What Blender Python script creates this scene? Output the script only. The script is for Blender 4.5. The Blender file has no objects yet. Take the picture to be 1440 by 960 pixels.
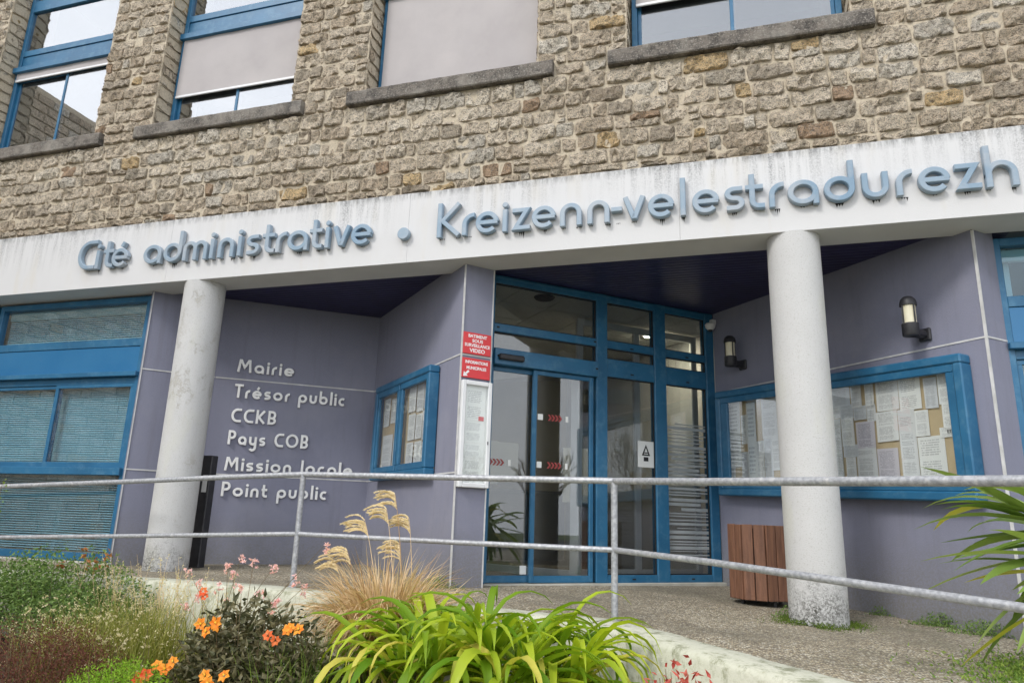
import bpy, math, random
from mathutils import Vector, Matrix, noise
random.seed(7)
sc = bpy.context.scene
col = sc.collection
# ---------------------------------------------------------------- camera
cam_d = bpy.data.cameras.new('camera'); cam = bpy.data.objects.new('camera', cam_d); col.objects.link(cam)
cam_d.sensor_width = 36; cam_d.lens = 25.0; cam_d.clip_end = 500; cam_d.clip_start = .05
YAW, PITCH, ROLL = 0.30269650, 0.24748314, 0.03228722
fw = Vector((-math.sin(YAW)*math.cos(PITCH), math.cos(YAW)*math.cos(PITCH), math.sin(PITCH)))
rt = Vector((math.cos(YAW), math.sin(YAW), 0)); up = rt.cross(fw)
rt2 = rt*math.cos(ROLL)+up*math.sin(ROLL); up2 = up*math.cos(ROLL)-rt*math.sin(ROLL)
m = Matrix((rt2, up2, -fw)).transposed().to_4x4(); m.translation = Vector((0, 0, .6))
cam.matrix_world = m
sc.camera = cam
# ---------------------------------------------------------------- world, sun, exposure
SUN_EL, SUN_AZ = math.radians(42), math.radians(205)     # azimuth clockwise from +Y: behind and left of the photographer
w = bpy.data.worlds.new('World'); sc.world = w; w.use_nodes = True
nt = w.node_tree; nt.nodes.clear()
def N(t, ty, **k):
    n = t.nodes.new(ty)
    for a, b in k.items(): setattr(n, a, b)
    return n
out = N(nt, 'ShaderNodeOutputWorld'); bg = N(nt, 'ShaderNodeBackground'); sky = N(nt, 'ShaderNodeTexSky', sky_type='NISHITA', sun_disc=False)
sky.sun_elevation = SUN_EL; sky.sun_rotation = SUN_AZ
tc = N(nt, 'ShaderNodeTexCoord'); nz = N(nt, 'ShaderNodeTexNoise'); nz.inputs['Scale'].default_value = 2.2; nz.inputs['Detail'].default_value = 6
mp = N(nt, 'ShaderNodeMapping'); mp.inputs['Scale'].default_value = (1, 1, 2.5)
nt.links.new(tc.outputs['Generated'], mp.inputs[0]); nt.links.new(mp.outputs[0], nz.inputs[0])
cr = N(nt, 'ShaderNodeValToRGB'); cr.color_ramp.elements[0].position = .3; cr.color_ramp.elements[0].color = (7.2, 7.6, 8.4, 1)
cr.color_ramp.elements[1].position = .72; cr.color_ramp.elements[1].color = (11.0, 11.0, 11.2, 1)
mx = N(nt, 'ShaderNodeMixRGB'); mx.inputs[0].default_value = .9
nt.links.new(nz.outputs[0], cr.inputs[0]); nt.links.new(sky.outputs[0], mx.inputs[1]); nt.links.new(cr.outputs[0], mx.inputs[2])
nt.links.new(mx.outputs[0], bg.inputs[0]); bg.inputs[1].default_value = .1; nt.links.new(bg.outputs[0], out.inputs[0])
sl = bpy.data.lights.new('sun', 'SUN'); sl.energy = .9; sl.angle = math.radians(14); sl.color = (1, .96, .9)
so = bpy.data.objects.new('sun', sl); col.objects.link(so)
sd = Vector((math.sin(SUN_AZ)*math.cos(SUN_EL), math.cos(SUN_AZ)*math.cos(SUN_EL), math.sin(SUN_EL)))
so.rotation_euler = (-sd).to_track_quat('-Z', 'Y').to_euler(); so.location = (0, -10, 20)
sc.view_settings.view_transform = 'Standard'; sc.view_settings.look = 'None'; sc.view_settings.exposure = 1.05; sc.view_settings.gamma = 1
sc.cycles.max_bounces = 8; sc.cycles.transparent_max_bounces = 12
# ---------------------------------------------------------------- materials
def mat(name, c, rough=.6, metal=0, c2=None, scale=8, bump=0, bscale=60, spec=.5, detail=5, ramp=(.35, .65), coord='Object', c3=None, s3=2, stretch=None, r3=(.5, .7)):
    mt = bpy.data.materials.new(name); mt.use_nodes = True; t = mt.node_tree; b = t.nodes['Principled BSDF']
    b.inputs['Roughness'].default_value = rough; b.inputs['Metallic'].default_value = metal; b.inputs['Specular IOR Level'].default_value = spec
    b.inputs['Base Color'].default_value = (*c, 1)
    tc = N(t, 'ShaderNodeTexCoord'); co = tc.outputs[coord]
    if coord == 'World': pass
    if stretch:
        mp = N(t, 'ShaderNodeMapping'); mp.inputs['Scale'].default_value = stretch; t.links.new(co, mp.inputs[0]); co2 = mp.outputs[0]
    else: co2 = co
    last = None
    if c2:
        n = N(t, 'ShaderNodeTexNoise'); n.inputs['Scale'].default_value = scale; n.inputs['Detail'].default_value = detail; t.links.new(co2, n.inputs[0])
        r = N(t, 'ShaderNodeValToRGB'); r.color_ramp.elements[0].position = ramp[0]; r.color_ramp.elements[1].position = ramp[1]
        r.color_ramp.elements[0].color = (*c, 1); r.color_ramp.elements[1].color = (*c2, 1); t.links.new(n.outputs[0], r.inputs[0]); last = r.outputs[0]
    if c3:
        n = N(t, 'ShaderNodeTexNoise'); n.inputs['Scale'].default_value = s3; n.inputs['Detail'].default_value = 8; n.inputs['Roughness'].default_value = .65; t.links.new(co2, n.inputs[0])
        r = N(t, 'ShaderNodeValToRGB'); r.color_ramp.elements[0].position = r3[0]; r.color_ramp.elements[1].position = r3[1]; t.links.new(n.outputs[0], r.inputs[0])
        mx = N(t, 'ShaderNodeMixRGB'); t.links.new(r.outputs[0], mx.inputs[0])
        if last: t.links.new(last, mx.inputs[1])
        else: mx.inputs[1].default_value = (*c, 1)
        mx.inputs[2].default_value = (*c3, 1); last = mx.outputs[0]
    if last: t.links.new(last, b.inputs['Base Color'])
    if bump:
        n = N(t, 'ShaderNodeTexNoise'); n.inputs['Scale'].default_value = bscale; n.inputs['Detail'].default_value = 4; t.links.new(co, n.inputs[0])
        bm = N(t, 'ShaderNodeBump'); bm.inputs['Strength'].default_value = bump; bm.inputs['Distance'].default_value = .01
        t.links.new(n.outputs[0], bm.inputs['Height']); t.links.new(bm.outputs[0], b.inputs['Normal'])
    return mt
def nodes_of(mt): return mt.node_tree, mt.node_tree.nodes['Principled BSDF']
def ramp(t, src, stops):
    r = N(t, 'ShaderNodeValToRGB'); e = r.color_ramp.elements
    while len(e) < len(stops): e.new(.5)
    for i, (p, c) in enumerate(stops): e[i].position = p; e[i].color = (*c, 1) if len(c) == 3 else c
    t.links.new(src, r.inputs[0]); return r.outputs[0]
def noise_n(t, co, s, d=5, ro=.5):
    n = N(t, 'ShaderNodeTexNoise'); n.inputs['Scale'].default_value = s; n.inputs['Detail'].default_value = d; n.inputs['Roughness'].default_value = ro
    t.links.new(co, n.inputs[0]); return n.outputs[0]
def mixc(t, f, a, b, ty='MIX'):
    x = N(t, 'ShaderNodeMixRGB', blend_type=ty)
    for i, v in enumerate((f, a, b)):
        if isinstance(v, (int, float)): x.inputs[i].default_value = v
        elif isinstance(v, tuple): x.inputs[i].default_value = (*v, 1)
        else: t.links.new(v, x.inputs[i])
    return x.outputs[0]
def math_n(t, op, a, b=0, clamp=False):
    x = N(t, 'ShaderNodeMath', operation=op, use_clamp=clamp)
    for i, v in enumerate((a, b)):
        if isinstance(v, (int, float)): x.inputs[i].default_value = v
        else: t.links.new(v, x.inputs[i])
    return x.outputs[0]
def geo_pos(t): return N(t, 'ShaderNodeNewGeometry').outputs['Position']
def mapped(t, co, s, loc=(0, 0, 0)):
    mp = N(t, 'ShaderNodeMapping'); mp.inputs['Scale'].default_value = s; mp.inputs['Location'].default_value = loc; t.links.new(co, mp.inputs[0]); return mp.outputs[0]
def bump_n(t, b, h, s, d=.01):
    bm = N(t, 'ShaderNodeBump'); bm.inputs['Strength'].default_value = s; bm.inputs['Distance'].default_value = d
    t.links.new(h, bm.inputs['Height']); t.links.new(bm.outputs[0], b.inputs['Normal'])

M = {}
M['blue'] = mat('blue_paint', (.022, .135, .262), .4, c2=(.017, .108, .215), scale=3, c3=(.055, .17, .285), s3=9, bump=.06, bscale=40)
M['blue_box'] = mat('blue_shutter', (.018, .135, .30), .3, c2=(.028, .155, .32), scale=2)
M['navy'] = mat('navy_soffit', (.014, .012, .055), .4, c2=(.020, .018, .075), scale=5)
M['dark'] = mat('dark_rubber', (.012, .012, .014), .6)
M['black'] = mat('black_metal', (.016, .016, .020), .5, c2=(.03, .03, .034), scale=14)
M['lamp_glass'] = mat('lamp_glass', (.62, .57, .40), .25, c2=(.70, .66, .50), scale=8)
M['white_line'] = mat('white_joint', (.62, .62, .62), .5, c2=(.48, .48, .47), scale=10)
M['white_metal'] = mat('white_metal', (.74, .75, .76), .35, c2=(.66, .67, .68), scale=6)
M['red'] = mat('red_sign', (.62, .025, .03), .35, c2=(.56, .02, .025), scale=4)
M['white_print'] = mat('white_print', (.82, .82, .82), .4, c2=(.76, .76, .76), scale=20)
M['letter_white'] = mat('white_letter', (.88, .88, .87), .4, c2=(.80, .80, .80), scale=14)
M['letter_side'] = mat('letter_grey', (.16, .16, .17), .5, c2=(.10, .10, .10), scale=14)
M['letter_blue'] = mat('letter_blue', (.27, .34, .405), .42, c2=(.17, .265, .36), scale=1.3, c3=(.37, .40, .43), s3=3.5, r3=(.45, .75))
M['frost'] = mat('frosted_film', (.34, .37, .38), .6, c2=(.26, .29, .30), scale=4)
M['cork'] = mat('cork', (.60, .48, .31), .85, c2=(.54, .42, .26), scale=5, bump=.2, bscale=150)
M['soffit_grey'] = mat('beam_soffit', (.60, .60, .59), .8, c2=(.54, .54, .53), scale=2)
M['concrete_pale'] = mat('pale_render', (.48, .47, .42), .9, c2=(.38, .37, .32), scale=7, bump=.4, bscale=70)  # light beige render of plinth and threshold, its own colour
M['room'] = mat('room_wall', (.55, .55, .54), .8, c2=(.50, .50, .49), scale=2)
M['room_dark'] = mat('office_wall', (.16, .17, .18), .8, c2=(.12, .13, .14), scale=1.5)
M['tile'] = mat('ceiling_tile', (.70, .70, .67), .85, c2=(.46, .46, .45), scale=90)
M['lobby_floor'] = mat('lobby_floor', (.13, .125, .12), .35, c2=(.09, .085, .08), scale=4)
M['blind'] = mat('blind_slat', (.68, .73, .75), .5, c2=(.58, .65, .68), scale=3)
M['roller'] = mat('roller_fabric', (.40, .375, .375), .85, c2=(.36, .335, .335), scale=1.6, c3=(.44, .412, .405), s3=1.4, r3=(.40, .75), bump=.1, bscale=300)
M['galv'] = mat('galvanised_steel', (.43, .44, .46), .5, metal=.35, c2=(.30, .31, .33), scale=45, ramp=(.4, .6), bump=.25, bscale=90, c3=(.55, .55, .55), s3=18, r3=(.55, .7))
M['timber'] = mat('stained_timber', (.20, .092, .050), .65, c2=(.115, .052, .030), scale=4, stretch=(9, 9, .8), bump=.3, bscale=60, c3=(.27, .13, .085), s3=6, r3=(.55, .75))
M['sticker'] = mat('sticker', (.72, .74, .73), .4)
M['chevron'] = mat('red_chevron', (.30, .045, .045), .5)
M['grime'] = mat('black_grime', (.018, .02, .022), .9, c2=(.03, .03, .03), scale=30)

# purple roughcast wall
mt = mat('purple_render', (.20, .19, .27), .9); M['purple'] = mt; t, b = nodes_of(mt)
p = geo_pos(t); f1 = noise_n(t, p, 1.3, 6, .6); c = mixc(t, f1, (.192, .198, .265), (.240, .248, .322))
sp = noise_n(t, p, 170, 2); c = mixc(t, ramp(t, sp, [(.55, (0, 0, 0)), (.75, (.35, .35, .35))]), c, (.34, .33, .40))
sx = N(t, 'ShaderNodeSeparateXYZ'); t.links.new(p, sx.inputs[0])
h = math_n(t, 'MULTIPLY', sx.outputs[2], -2.6); h = math_n(t, 'ADD', h, 1.0); n2 = noise_n(t, p, 5, 8, .7); h = math_n(t, 'MULTIPLY', math_n(t, 'ADD', h, math_n(t, 'MULTIPLY', n2, 1.1)), .62, True)
dd = noise_n(t, p, 60, 4, .7); h = math_n(t, 'MULTIPLY', h, ramp(t, dd, [(.35, (.3, .3, .3)), (.6, (1, 1, 1))]))
c = mixc(t, h, c, (.17, .165, .15)); vs_ = noise_n(t, mapped(t, p, (6, 6, .5)), 1.6, 6, .7); c = mixc(t, ramp(t, vs_, [(.52, (0, 0, 0)), (.72, (.30, .30, .30))]), c, (.15, .145, .17)); vs_ = noise_n(t, mapped(t, p, (1, 1, 1), (7, 1, 3)), .9, 7, .7); c = mixc(t, ramp(t, vs_, [(.52, (0, 0, 0)), (.7, (.35, .35, .35))]), c, (.31, .31, .36)); t.links.new(c, b.inputs['Base Color'])
bump_n(t, b, noise_n(t, p, 190, 3, .6), .55, .006)

# white roughcast column with scaling paint
mt = mat('white_roughcast', (.6, .6, .58), .85); M['column'] = mt; t, b = nodes_of(mt)
p = geo_pos(t); c = mixc(t, noise_n(t, p, 2.5, 6, .6), (.47, .47, .465), (.57, .57, .565))
fl = noise_n(t, mapped(t, p, (1, 1, .7)), 5, 9, .75); sx = N(t, 'ShaderNodeSeparateXYZ'); t.links.new(p, sx.inputs[0])
sp = noise_n(t, p, 110, 3, .6); c = mixc(t, ramp(t, sp, [(.57, (0, 0, 0)), (.66, (.55, .55, .55))]), c, (.33, .32, .29))
pe = math_n(t, 'MULTIPLY', ramp(t, fl, [(.545, (0, 0, 0)), (.57, (1, 1, 1))]), ramp(t, noise_n(t, p, 45, 3, .6), [(.42, (0, 0, 0)), (.52, (.8, .8, .8))]))
pe = math_n(t, 'MULTIPLY', pe, math_n(t, 'LESS_THAN', sx.outputs[0], -3)); pe = math_n(t, 'MULTIPLY', pe, ramp(t, noise_n(t, p, 1.6, 2), [(.42, (0, 0, 0)), (.5, (1, 1, 1))])); c = mixc(t, pe, c, (.42, .405, .37))
yl = noise_n(t, mapped(t, p, (1, 1, .3)), 3, 4); c = mixc(t, ramp(t, yl, [(.55, (0, 0, 0)), (.8, (.4, .4, .4))]), c, (.55, .55, .36))
hz = math_n(t, 'ADD', math_n(t, 'MULTIPLY', sx.outputs[2], -2.2), .85); hz = math_n(t, 'ADD', hz, math_n(t, 'MULTIPLY', math_n(t, 'SUBTRACT', noise_n(t, p, 4.5, 9, .75), .38), 3.0))
hz = math_n(t, 'MULTIPLY', math_n(t, 'SUBTRACT', hz, .55), 1.1, True); hz = math_n(t, 'MULTIPLY', hz, ramp(t, noise_n(t, p, 55, 5, .8), [(.42, (0, 0, 0)), (.56, (1, 1, 1))]))
c = mixc(t, hz, c, (.045, .045, .035)); t.links.new(c, b.inputs['Base Color']); bump_n(t, b, math_n(t, 'ADD', noise_n(t, p, 130, 3, .6), math_n(t, 'MULTIPLY', pe, -.8)), .6, .008)

# white fascia, black streaks running down from its top edge
mt = mat('white_fascia', (.7, .7, .7), .75); M['fascia'] = mt; t, b = nodes_of(mt)
p = geo_pos(t); c = mixc(t, noise_n(t, p, 1.2, 6, .6), (.62, .62, .62), (.54, .54, .545)); sx = N(t, 'ShaderNodeSeparateXYZ'); t.links.new(p, sx.inputs[0])
st = noise_n(t, mapped(t, p, (7, 7, .35)), 2.2, 8, .75); top = math_n(t, 'MULTIPLY', math_n(t, 'SUBTRACT', sx.outputs[2], 3.22), 2.1, True)
big = noise_n(t, p, .8, 3); g = math_n(t, 'MULTIPLY', ramp(t, st, [(.43, (0, 0, 0)), (.63, (1, 1, 1))]), top); g = math_n(t, 'MULTIPLY', g, ramp(t, big, [(.38, (.15, .15, .15)), (.6, (1, 1, 1))]))
spk = ramp(t, noise_n(t, p, 75, 5, .8), [(.4, (0, 0, 0)), (.6, (1, 1, 1))]); g = math_n(t, 'MULTIPLY', g, spk); c = mixc(t, g, c, (.13, .135, .14))
edge = math_n(t, 'MULTIPLY', math_n(t, 'SUBTRACT', sx.outputs[2], 3.66), 14, True); edge = math_n(t, 'MULTIPLY', edge, ramp(t, noise_n(t, mapped(t, p, (5, 5, 1)), 3, 6, .8), [(.42, (0, 0, 0)), (.62, (.8, .8, .8))]))
c = mixc(t, edge, c, (.10, .10, .10))
ye = ramp(t, noise_n(t, mapped(t, p, (3, 3, .6)), 2, 5), [(.55, (0, 0, 0)), (.75, (.3, .3, .3))]); c = mixc(t, ye, c, (.55, .50, .40))
t.links.new(c, b.inputs['Base Color']); bump_n(t, b, noise_n(t, p, 120, 4, .7), .25, .006)

# rubble stone: the tint of each stone is a face attribute, granite grain and lichen are noise
def stone_mat(name, mortar=False):
    mt = mat(name, (.4, .35, .28), .92); t, b = nodes_of(mt); p = geo_pos(t)
    if mortar:
        c = mixc(t, noise_n(t, p, 3, 6, .7), (.42, .35, .255), (.64, .565, .44)); c = mixc(t, ramp(t, noise_n(t, p, 50, 4, .7), [(.45, (0, 0, 0)), (.7, (.6, .6, .6))]), c, (.16, .14, .11))
        t.links.new(c, b.inputs['Base Color']); bump_n(t, b, noise_n(t, p, 90, 5, .7), .7, .01); return mt
    at = N(t, 'ShaderNodeAttribute', attribute_name='tint'); c = at.outputs['Color']
    c = mixc(t, ramp(t, noise_n(t, p, 14, 6, .7), [(.40, (0, 0, 0)), (.66, (.75, .75, .75))]), c, mixc(t, 1.0, c, (1.5, 1.45, 1.4), 'MULTIPLY'))
    g = noise_n(t, mapped(t, p, (1, 1, 1.5)), 24, 9, .78); c = mixc(t, ramp(t, g, [(.50, (0, 0, 0)), (.60, (.85, .85, .85))]), c, (.13, .10, .068)); g = noise_n(t, p, 95, 3, .7); c = mixc(t, ramp(t, g, [(.50, (0, 0, 0)), (.62, (.75, .75, .75))]), c, (.13, .10, .075))
    g2 = noise_n(t, mapped(t, p, (1, 1, 1), (5, 3, 2)), 95, 3, .7); c = mixc(t, ramp(t, g2, [(.56, (0, 0, 0)), (.68, (.7, .7, .7))]), c, (.60, .57, .50))
    ye = noise_n(t, mapped(t, p, (1, 1, 1), (15, 3, 2)), 3.2, 6, .7); c = mixc(t, ramp(t, ye, [(.70, (0, 0, 0)), (.74, (.7, .7, .7))]), c, (.40, .27, .03))
    t.links.new(c, b.inputs['Base Color']); hh = math_n(t, 'ADD', math_n(t, 'MULTIPLY', noise_n(t, mapped(t, p, (1, 1, 1.5)), 24, 9, .78), -1.4), math_n(t, 'MULTIPLY', noise_n(t, p, 80, 4, .7), .5)); bump_n(t, b, hh, 1.0, .05)
    return mt
M['stone'] = stone_mat('granite_rubble'); M['mortar'] = stone_mat('lime_mortar', True)
mt = mat('sill_stone', (.15, .14, .13), .9); M['sill'] = mt; t, b = nodes_of(mt); p = geo_pos(t)
c = mixc(t, ramp(t, noise_n(t, p, 12, 7, .75), [(.42, (0, 0, 0)), (.62, (1, 1, 1))]), (.155, .135, .115), (.045, .04, .036)); c = mixc(t, ramp(t, noise_n(t, p, 75, 4, .7), [(.54, (0, 0, 0)), (.66, (.8, .8, .8))]), c, (.34, .32, .28))
c = mixc(t, ramp(t, noise_n(t, p, 2.5, 4, .6), [(.5, (0, 0, 0)), (.75, (.5, .5, .5))]), c, (.36, .34, .30))
t.links.new(c, b.inputs['Base Color']); bump_n(t, b, noise_n(t, p, 70, 5, .7), .6, .01)

# exposed aggregate paving
mt = mat('exposed_aggregate', (.3, .28, .22), .8); M['pebble'] = mt; t, b = nodes_of(mt); p = geo_pos(t)
v = N(t, 'ShaderNodeTexVoronoi'); v.inputs['Scale'].default_value = 75; t.links.new(p, v.inputs[0])
sv = N(t, 'ShaderNodeSeparateColor'); t.links.new(v.outputs['Color'], sv.inputs[0])
c = ramp(t, sv.outputs[0], [(0, (.10, .075, .05)), (.3, (.34, .275, .17)), (.6, (.52, .45, .31)), (.85, (.62, .57, .43)), (1, (.80, .78, .67))])
c = mixc(t, ramp(t, v.outputs['Distance'], [(.35, (0, 0, 0)), (.6, (.8, .8, .8))]), c, (.12, .10, .08))
c = mixc(t, ramp(t, noise_n(t, p, .9, 6, .65), [(.42, (0, 0, 0)), (.60, (.62, .62, .62))]), c, (.14, .125, .09)); c = mixc(t, ramp(t, noise_n(t, mapped(t, p, (1, 1, 1), (4, 9, 0)), 2.2, 7, .75), [(.55, (0, 0, 0)), (.7, (.45, .45, .45))]), c, (.10, .11, .05))
t.links.new(c, b.inputs['Base Color']); bump_n(t, b, math_n(t, 'MULTIPLY', v.outputs['Distance'], -1), .6, .008)

# kerb: pale lime washed concrete with algae
mt = mat('kerb_concrete', (.5, .5, .45), .9); M['kerb'] = mt; t, b = nodes_of(mt); p = geo_pos(t); ge = N(t, 'ShaderNodeNewGeometry'); sx = N(t, 'ShaderNodeSeparateXYZ'); t.links.new(ge.outputs['True Normal'], sx.inputs[0])
c = mixc(t, noise_n(t, p, 2.5, 7, .7), (.46, .46, .36), (.60, .60, .50)); c = mixc(t, ramp(t, noise_n(t, p, 22, 6, .75), [(.5, (0, 0, 0)), (.68, (.6, .6, .6))]), c, (.30, .30, .19))
c = mixc(t, ramp(t, noise_n(t, mapped(t, p, (1, 1, .4)), 7, 8, .8), [(.50, (0, 0, 0)), (.62, (.8, .8, .8))]), c, (.16, .17, .09)) 
t.links.new(c, b.inputs['Base Color']); bump_n(t, b, noise_n(t, p, 60, 5, .7), .5, .01)

# panes: mostly see-through, reflecting more at grazing angles as the coated glass does
def glass(name, base, tint, graz=.9):
    mt = bpy.data.materials.new(name); mt.use_nodes = True; t = mt.node_tree; t.nodes.clear()
    o = N(t, 'ShaderNodeOutputMaterial'); tr = N(t, 'ShaderNodeBsdfTransparent'); gl = N(t, 'ShaderNodeBsdfGlossy'); gl.inputs['Roughness'].default_value = .012
    tr.inputs[0].default_value = (*tint, 1); gl.inputs[0].default_value = (.93, .95, .97, 1); lw = N(t, 'ShaderNodeLayerWeight'); lw.inputs[0].default_value = .28
    mr = N(t, 'ShaderNodeMapRange'); mr.inputs[3].default_value = base; mr.inputs[4].default_value = graz; t.links.new(lw.outputs['Fresnel'], mr.inputs[0])
    tcn = N(t, 'ShaderNodeTexCoord'); bn = N(t, 'ShaderNodeBump'); bn.inputs['Strength'].default_value = .04; bn.inputs['Distance'].default_value = .01
    nn = N(t, 'ShaderNodeTexNoise'); nn.inputs['Scale'].default_value = 1.6; t.links.new(tcn.outputs['Object'], nn.inputs[0]); t.links.new(nn.outputs[0], bn.inputs['Height']); t.links.new(bn.outputs[0], gl.inputs['Normal'])
    ms = N(t, 'ShaderNodeMixShader'); t.links.new(mr.outputs[0], ms.inputs[0]); t.links.new(tr.outputs[0], ms.inputs[1]); t.links.new(gl.outputs[0], ms.inputs[2]); t.links.new(ms.outputs[0], o.inputs[0])
    return mt
M['glass_up'] = glass('upper_glass', .17, (.75, .78, .80), .42)
M['glass'] = glass('door_glass', .06, (.86, .88, .88), .75)
M['glass_case'] = glass('case_glass', .03, (.95, .96, .95), .26)
M['glass_blind'] = glass('office_glass', .06, (.72, .88, .93), .24)

# printed sheets: lines of type from the UVs
def paper(name, seed, tone=(.78, .79, .80), ink=(.22, .22, .25), rows=34., block=False):
    mt = bpy.data.materials.new(name); mt.use_nodes = True; t = mt.node_tree; b = t.nodes['Principled BSDF']; b.inputs['Roughness'].default_value = .6
    uv = N(t, 'ShaderNodeUVMap'); sx = N(t, 'ShaderNodeSeparateXYZ'); t.links.new(uv.outputs[0], sx.inputs[0]); X, Y = sx.outputs[0], sx.outputs[1]
    fr = math_n(t, 'FRACT', math_n(t, 'MULTIPLY', Y, rows)); line = math_n(t, 'LESS_THAN', fr, .55)
    row = math_n(t, 'FLOOR', math_n(t, 'MULTIPLY', Y, rows))
    cb = N(t, 'ShaderNodeCombineXYZ'); t.links.new(math_n(t, 'MULTIPLY', X, 22), cb.inputs[0]); t.links.new(math_n(t, 'MULTIPLY', row, 3.7), cb.inputs[1]); cb.inputs[2].default_value = seed
    wd = math_n(t, 'GREATER_THAN', noise_n(t, cb.outputs[0], 1, 1), .42)
    c2 = N(t, 'ShaderNodeCombineXYZ'); t.links.new(math_n(t, 'MULTIPLY', row, .37), c2.inputs[0]); c2.inputs[2].default_value = seed*1.7
    ex = math_n(t, 'GREATER_THAN', noise_n(t, c2.outputs[0], 1, 1), .40)
    en = math_n(t, 'LESS_THAN', X, math_n(t, 'ADD', math_n(t, 'MULTIPLY', noise_n(t, c2.outputs[0], 2.3, 1), .5), .52))
    mk = math_n(t, 'GREATER_THAN', X, .1)
    for q in (en, wd, ex, line, math_n(t, 'GREATER_THAN', Y, .07), math_n(t, 'LESS_THAN', Y, .93)): mk = math_n(t, 'MULTIPLY', mk, q)
    c = mixc(t, math_n(t, 'MULTIPLY', mk, .48), tone, ink)
    t.links.new(c, b.inputs['Base Color']); return mt
PAPERS = [paper('typed_sheet', 1.3), paper('typed_sheet_dense', 5.1, (.72, .73, .75), rows=46.), paper('typed_sheet_grey', 8.2, (.64, .66, .70), rows=40.), paper('typed_sheet_mauve', 3.3, (.64, .61, .68), (.14, .13, .2), rows=28.), paper('typed_sheet_sparse', 11., (.82, .83, .83), rows=18.)]

def leafm(name, a, b2, rough=.5, trans=.25, spec=.3, sc_=3):
    mt = bpy.data.materials.new(name); mt.use_nodes = True; t = mt.node_tree; b = t.nodes['Principled BSDF']; b.inputs['Roughness'].default_value = rough; b.inputs['Specular IOR Level'].default_value = spec
    oi = N(t, 'ShaderNodeObjectInfo'); at = N(t, 'ShaderNodeAttribute', attribute_name='tint')
    f = math_n(t, 'FRACT', math_n(t, 'ADD', at.outputs['Fac'], oi.outputs['Random'])); c = mixc(t, f, a, b2)
    t.links.new(c, b.inputs['Base Color'])
    tl = N(t, 'ShaderNodeBsdfTranslucent'); t.links.new(mixc(t, 1.0, c, (1.3, 1.35, .8), 'MULTIPLY'), tl.inputs[0]); ms = N(t, 'ShaderNodeMixShader'); ms.inputs[0].default_value = trans
    o = t.nodes['Material Output']; t.links.new(b.outputs[0], ms.inputs[1]); t.links.new(tl.outputs[0], ms.inputs[2]); t.links.new(ms.outputs[0], o.inputs[0]); return mt
M['lily'] = leafm('lily_leaf', (.12, .25, .012), (.48, .57, .04), .4, .4)
M['lily_y'] = leafm('lily_leaf_yellow', (.46, .50, .05), (.60, .52, .10), .45, .35)
M['russet'] = leafm('russet_leaf', (.30, .10, .03), (.48, .24, .09), .6, .25)
M['lily_b'] = leafm('lily_leaf_dull', (.10, .20, .02), (.50, .36, .10), .5, .3)
M['straw'] = leafm('dry_grass', (.44, .27, .13), (.86, .68, .44), .8, .25)
M['plume'] = leafm('grass_plume', (.72, .60, .42), (.90, .80, .62), .9, .4)
M['bronze'] = leafm("bronze_leaf", (.045, .052, .020), (.17, .15, .075), .45, .15)
M['green'] = leafm('shrub_leaf', (.07, .14, .03), (.24, .34, .10), .6, .25)
M['olive'] = leafm('olive_grass', (.15, .18, .025), (.38, .36, .10), .7, .3)
M['maroon'] = leafm('maroon_foliage', (.075, .024, .016), (.20, .075, .048), .7, .2)
M['lime'] = leafm('lime_foliage', (.16, .32, .02), (.34, .52, .05), .6, .35)
M['grassgreen'] = leafm('green_grass', (.10, .20, .03), (.30, .40, .08), .55, .3)
M['flax'] = leafm('flax_leaf', (.14, .24, .045), (.36, .46, .13), .4, .25)
M['orange'] = leafm('orange_petal', (.90, .22, .015), (.95, .42, .05), .5, .35)
M['redorange'] = leafm('red_petal', (.70, .08, .02), (.80, .20, .05), .5, .3)
M['yellow'] = leafm('flower_eye', (.85, .50, .03), (.9, .6, .1), .6, .2)
M['pink'] = leafm('pink_petal', (.90, .55, .60), (.94, .74, .77), .5, .4)
M['cream'] = leafm('cream_floret', (.62, .54, .32), (.80, .72, .50), .7, .4)
M['redleaf'] = leafm('red_leaf', (.35, .035, .03), (.55, .14, .10), .5, .25)
M['stem'] = leafm('plant_stem', (.12, .12, .05), (.20, .14, .08), .7, .1)
M['moss'] = leafm('moss', (.05, .09, .012), (.14, .20, .03), .9, .1)
M['bark'] = mat('bark', (.08, .065, .05), .9, c2=(.04, .035, .03), scale=6)
M['soil'] = mat('soil', (.07, .05, .035), .95, c2=(.035, .027, .02), scale=14, bump=.6, bscale=30)
M['lawn'] = mat('lawn', (.06, .09, .03), .95, c2=(.09, .11, .04), scale=3, bump=.5, bscale=50)
M['asphalt'] = mat('asphalt', (.06, .06, .06), .9, c2=(.045, .045, .047), scale=3, bump=.3, bscale=150)
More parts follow.
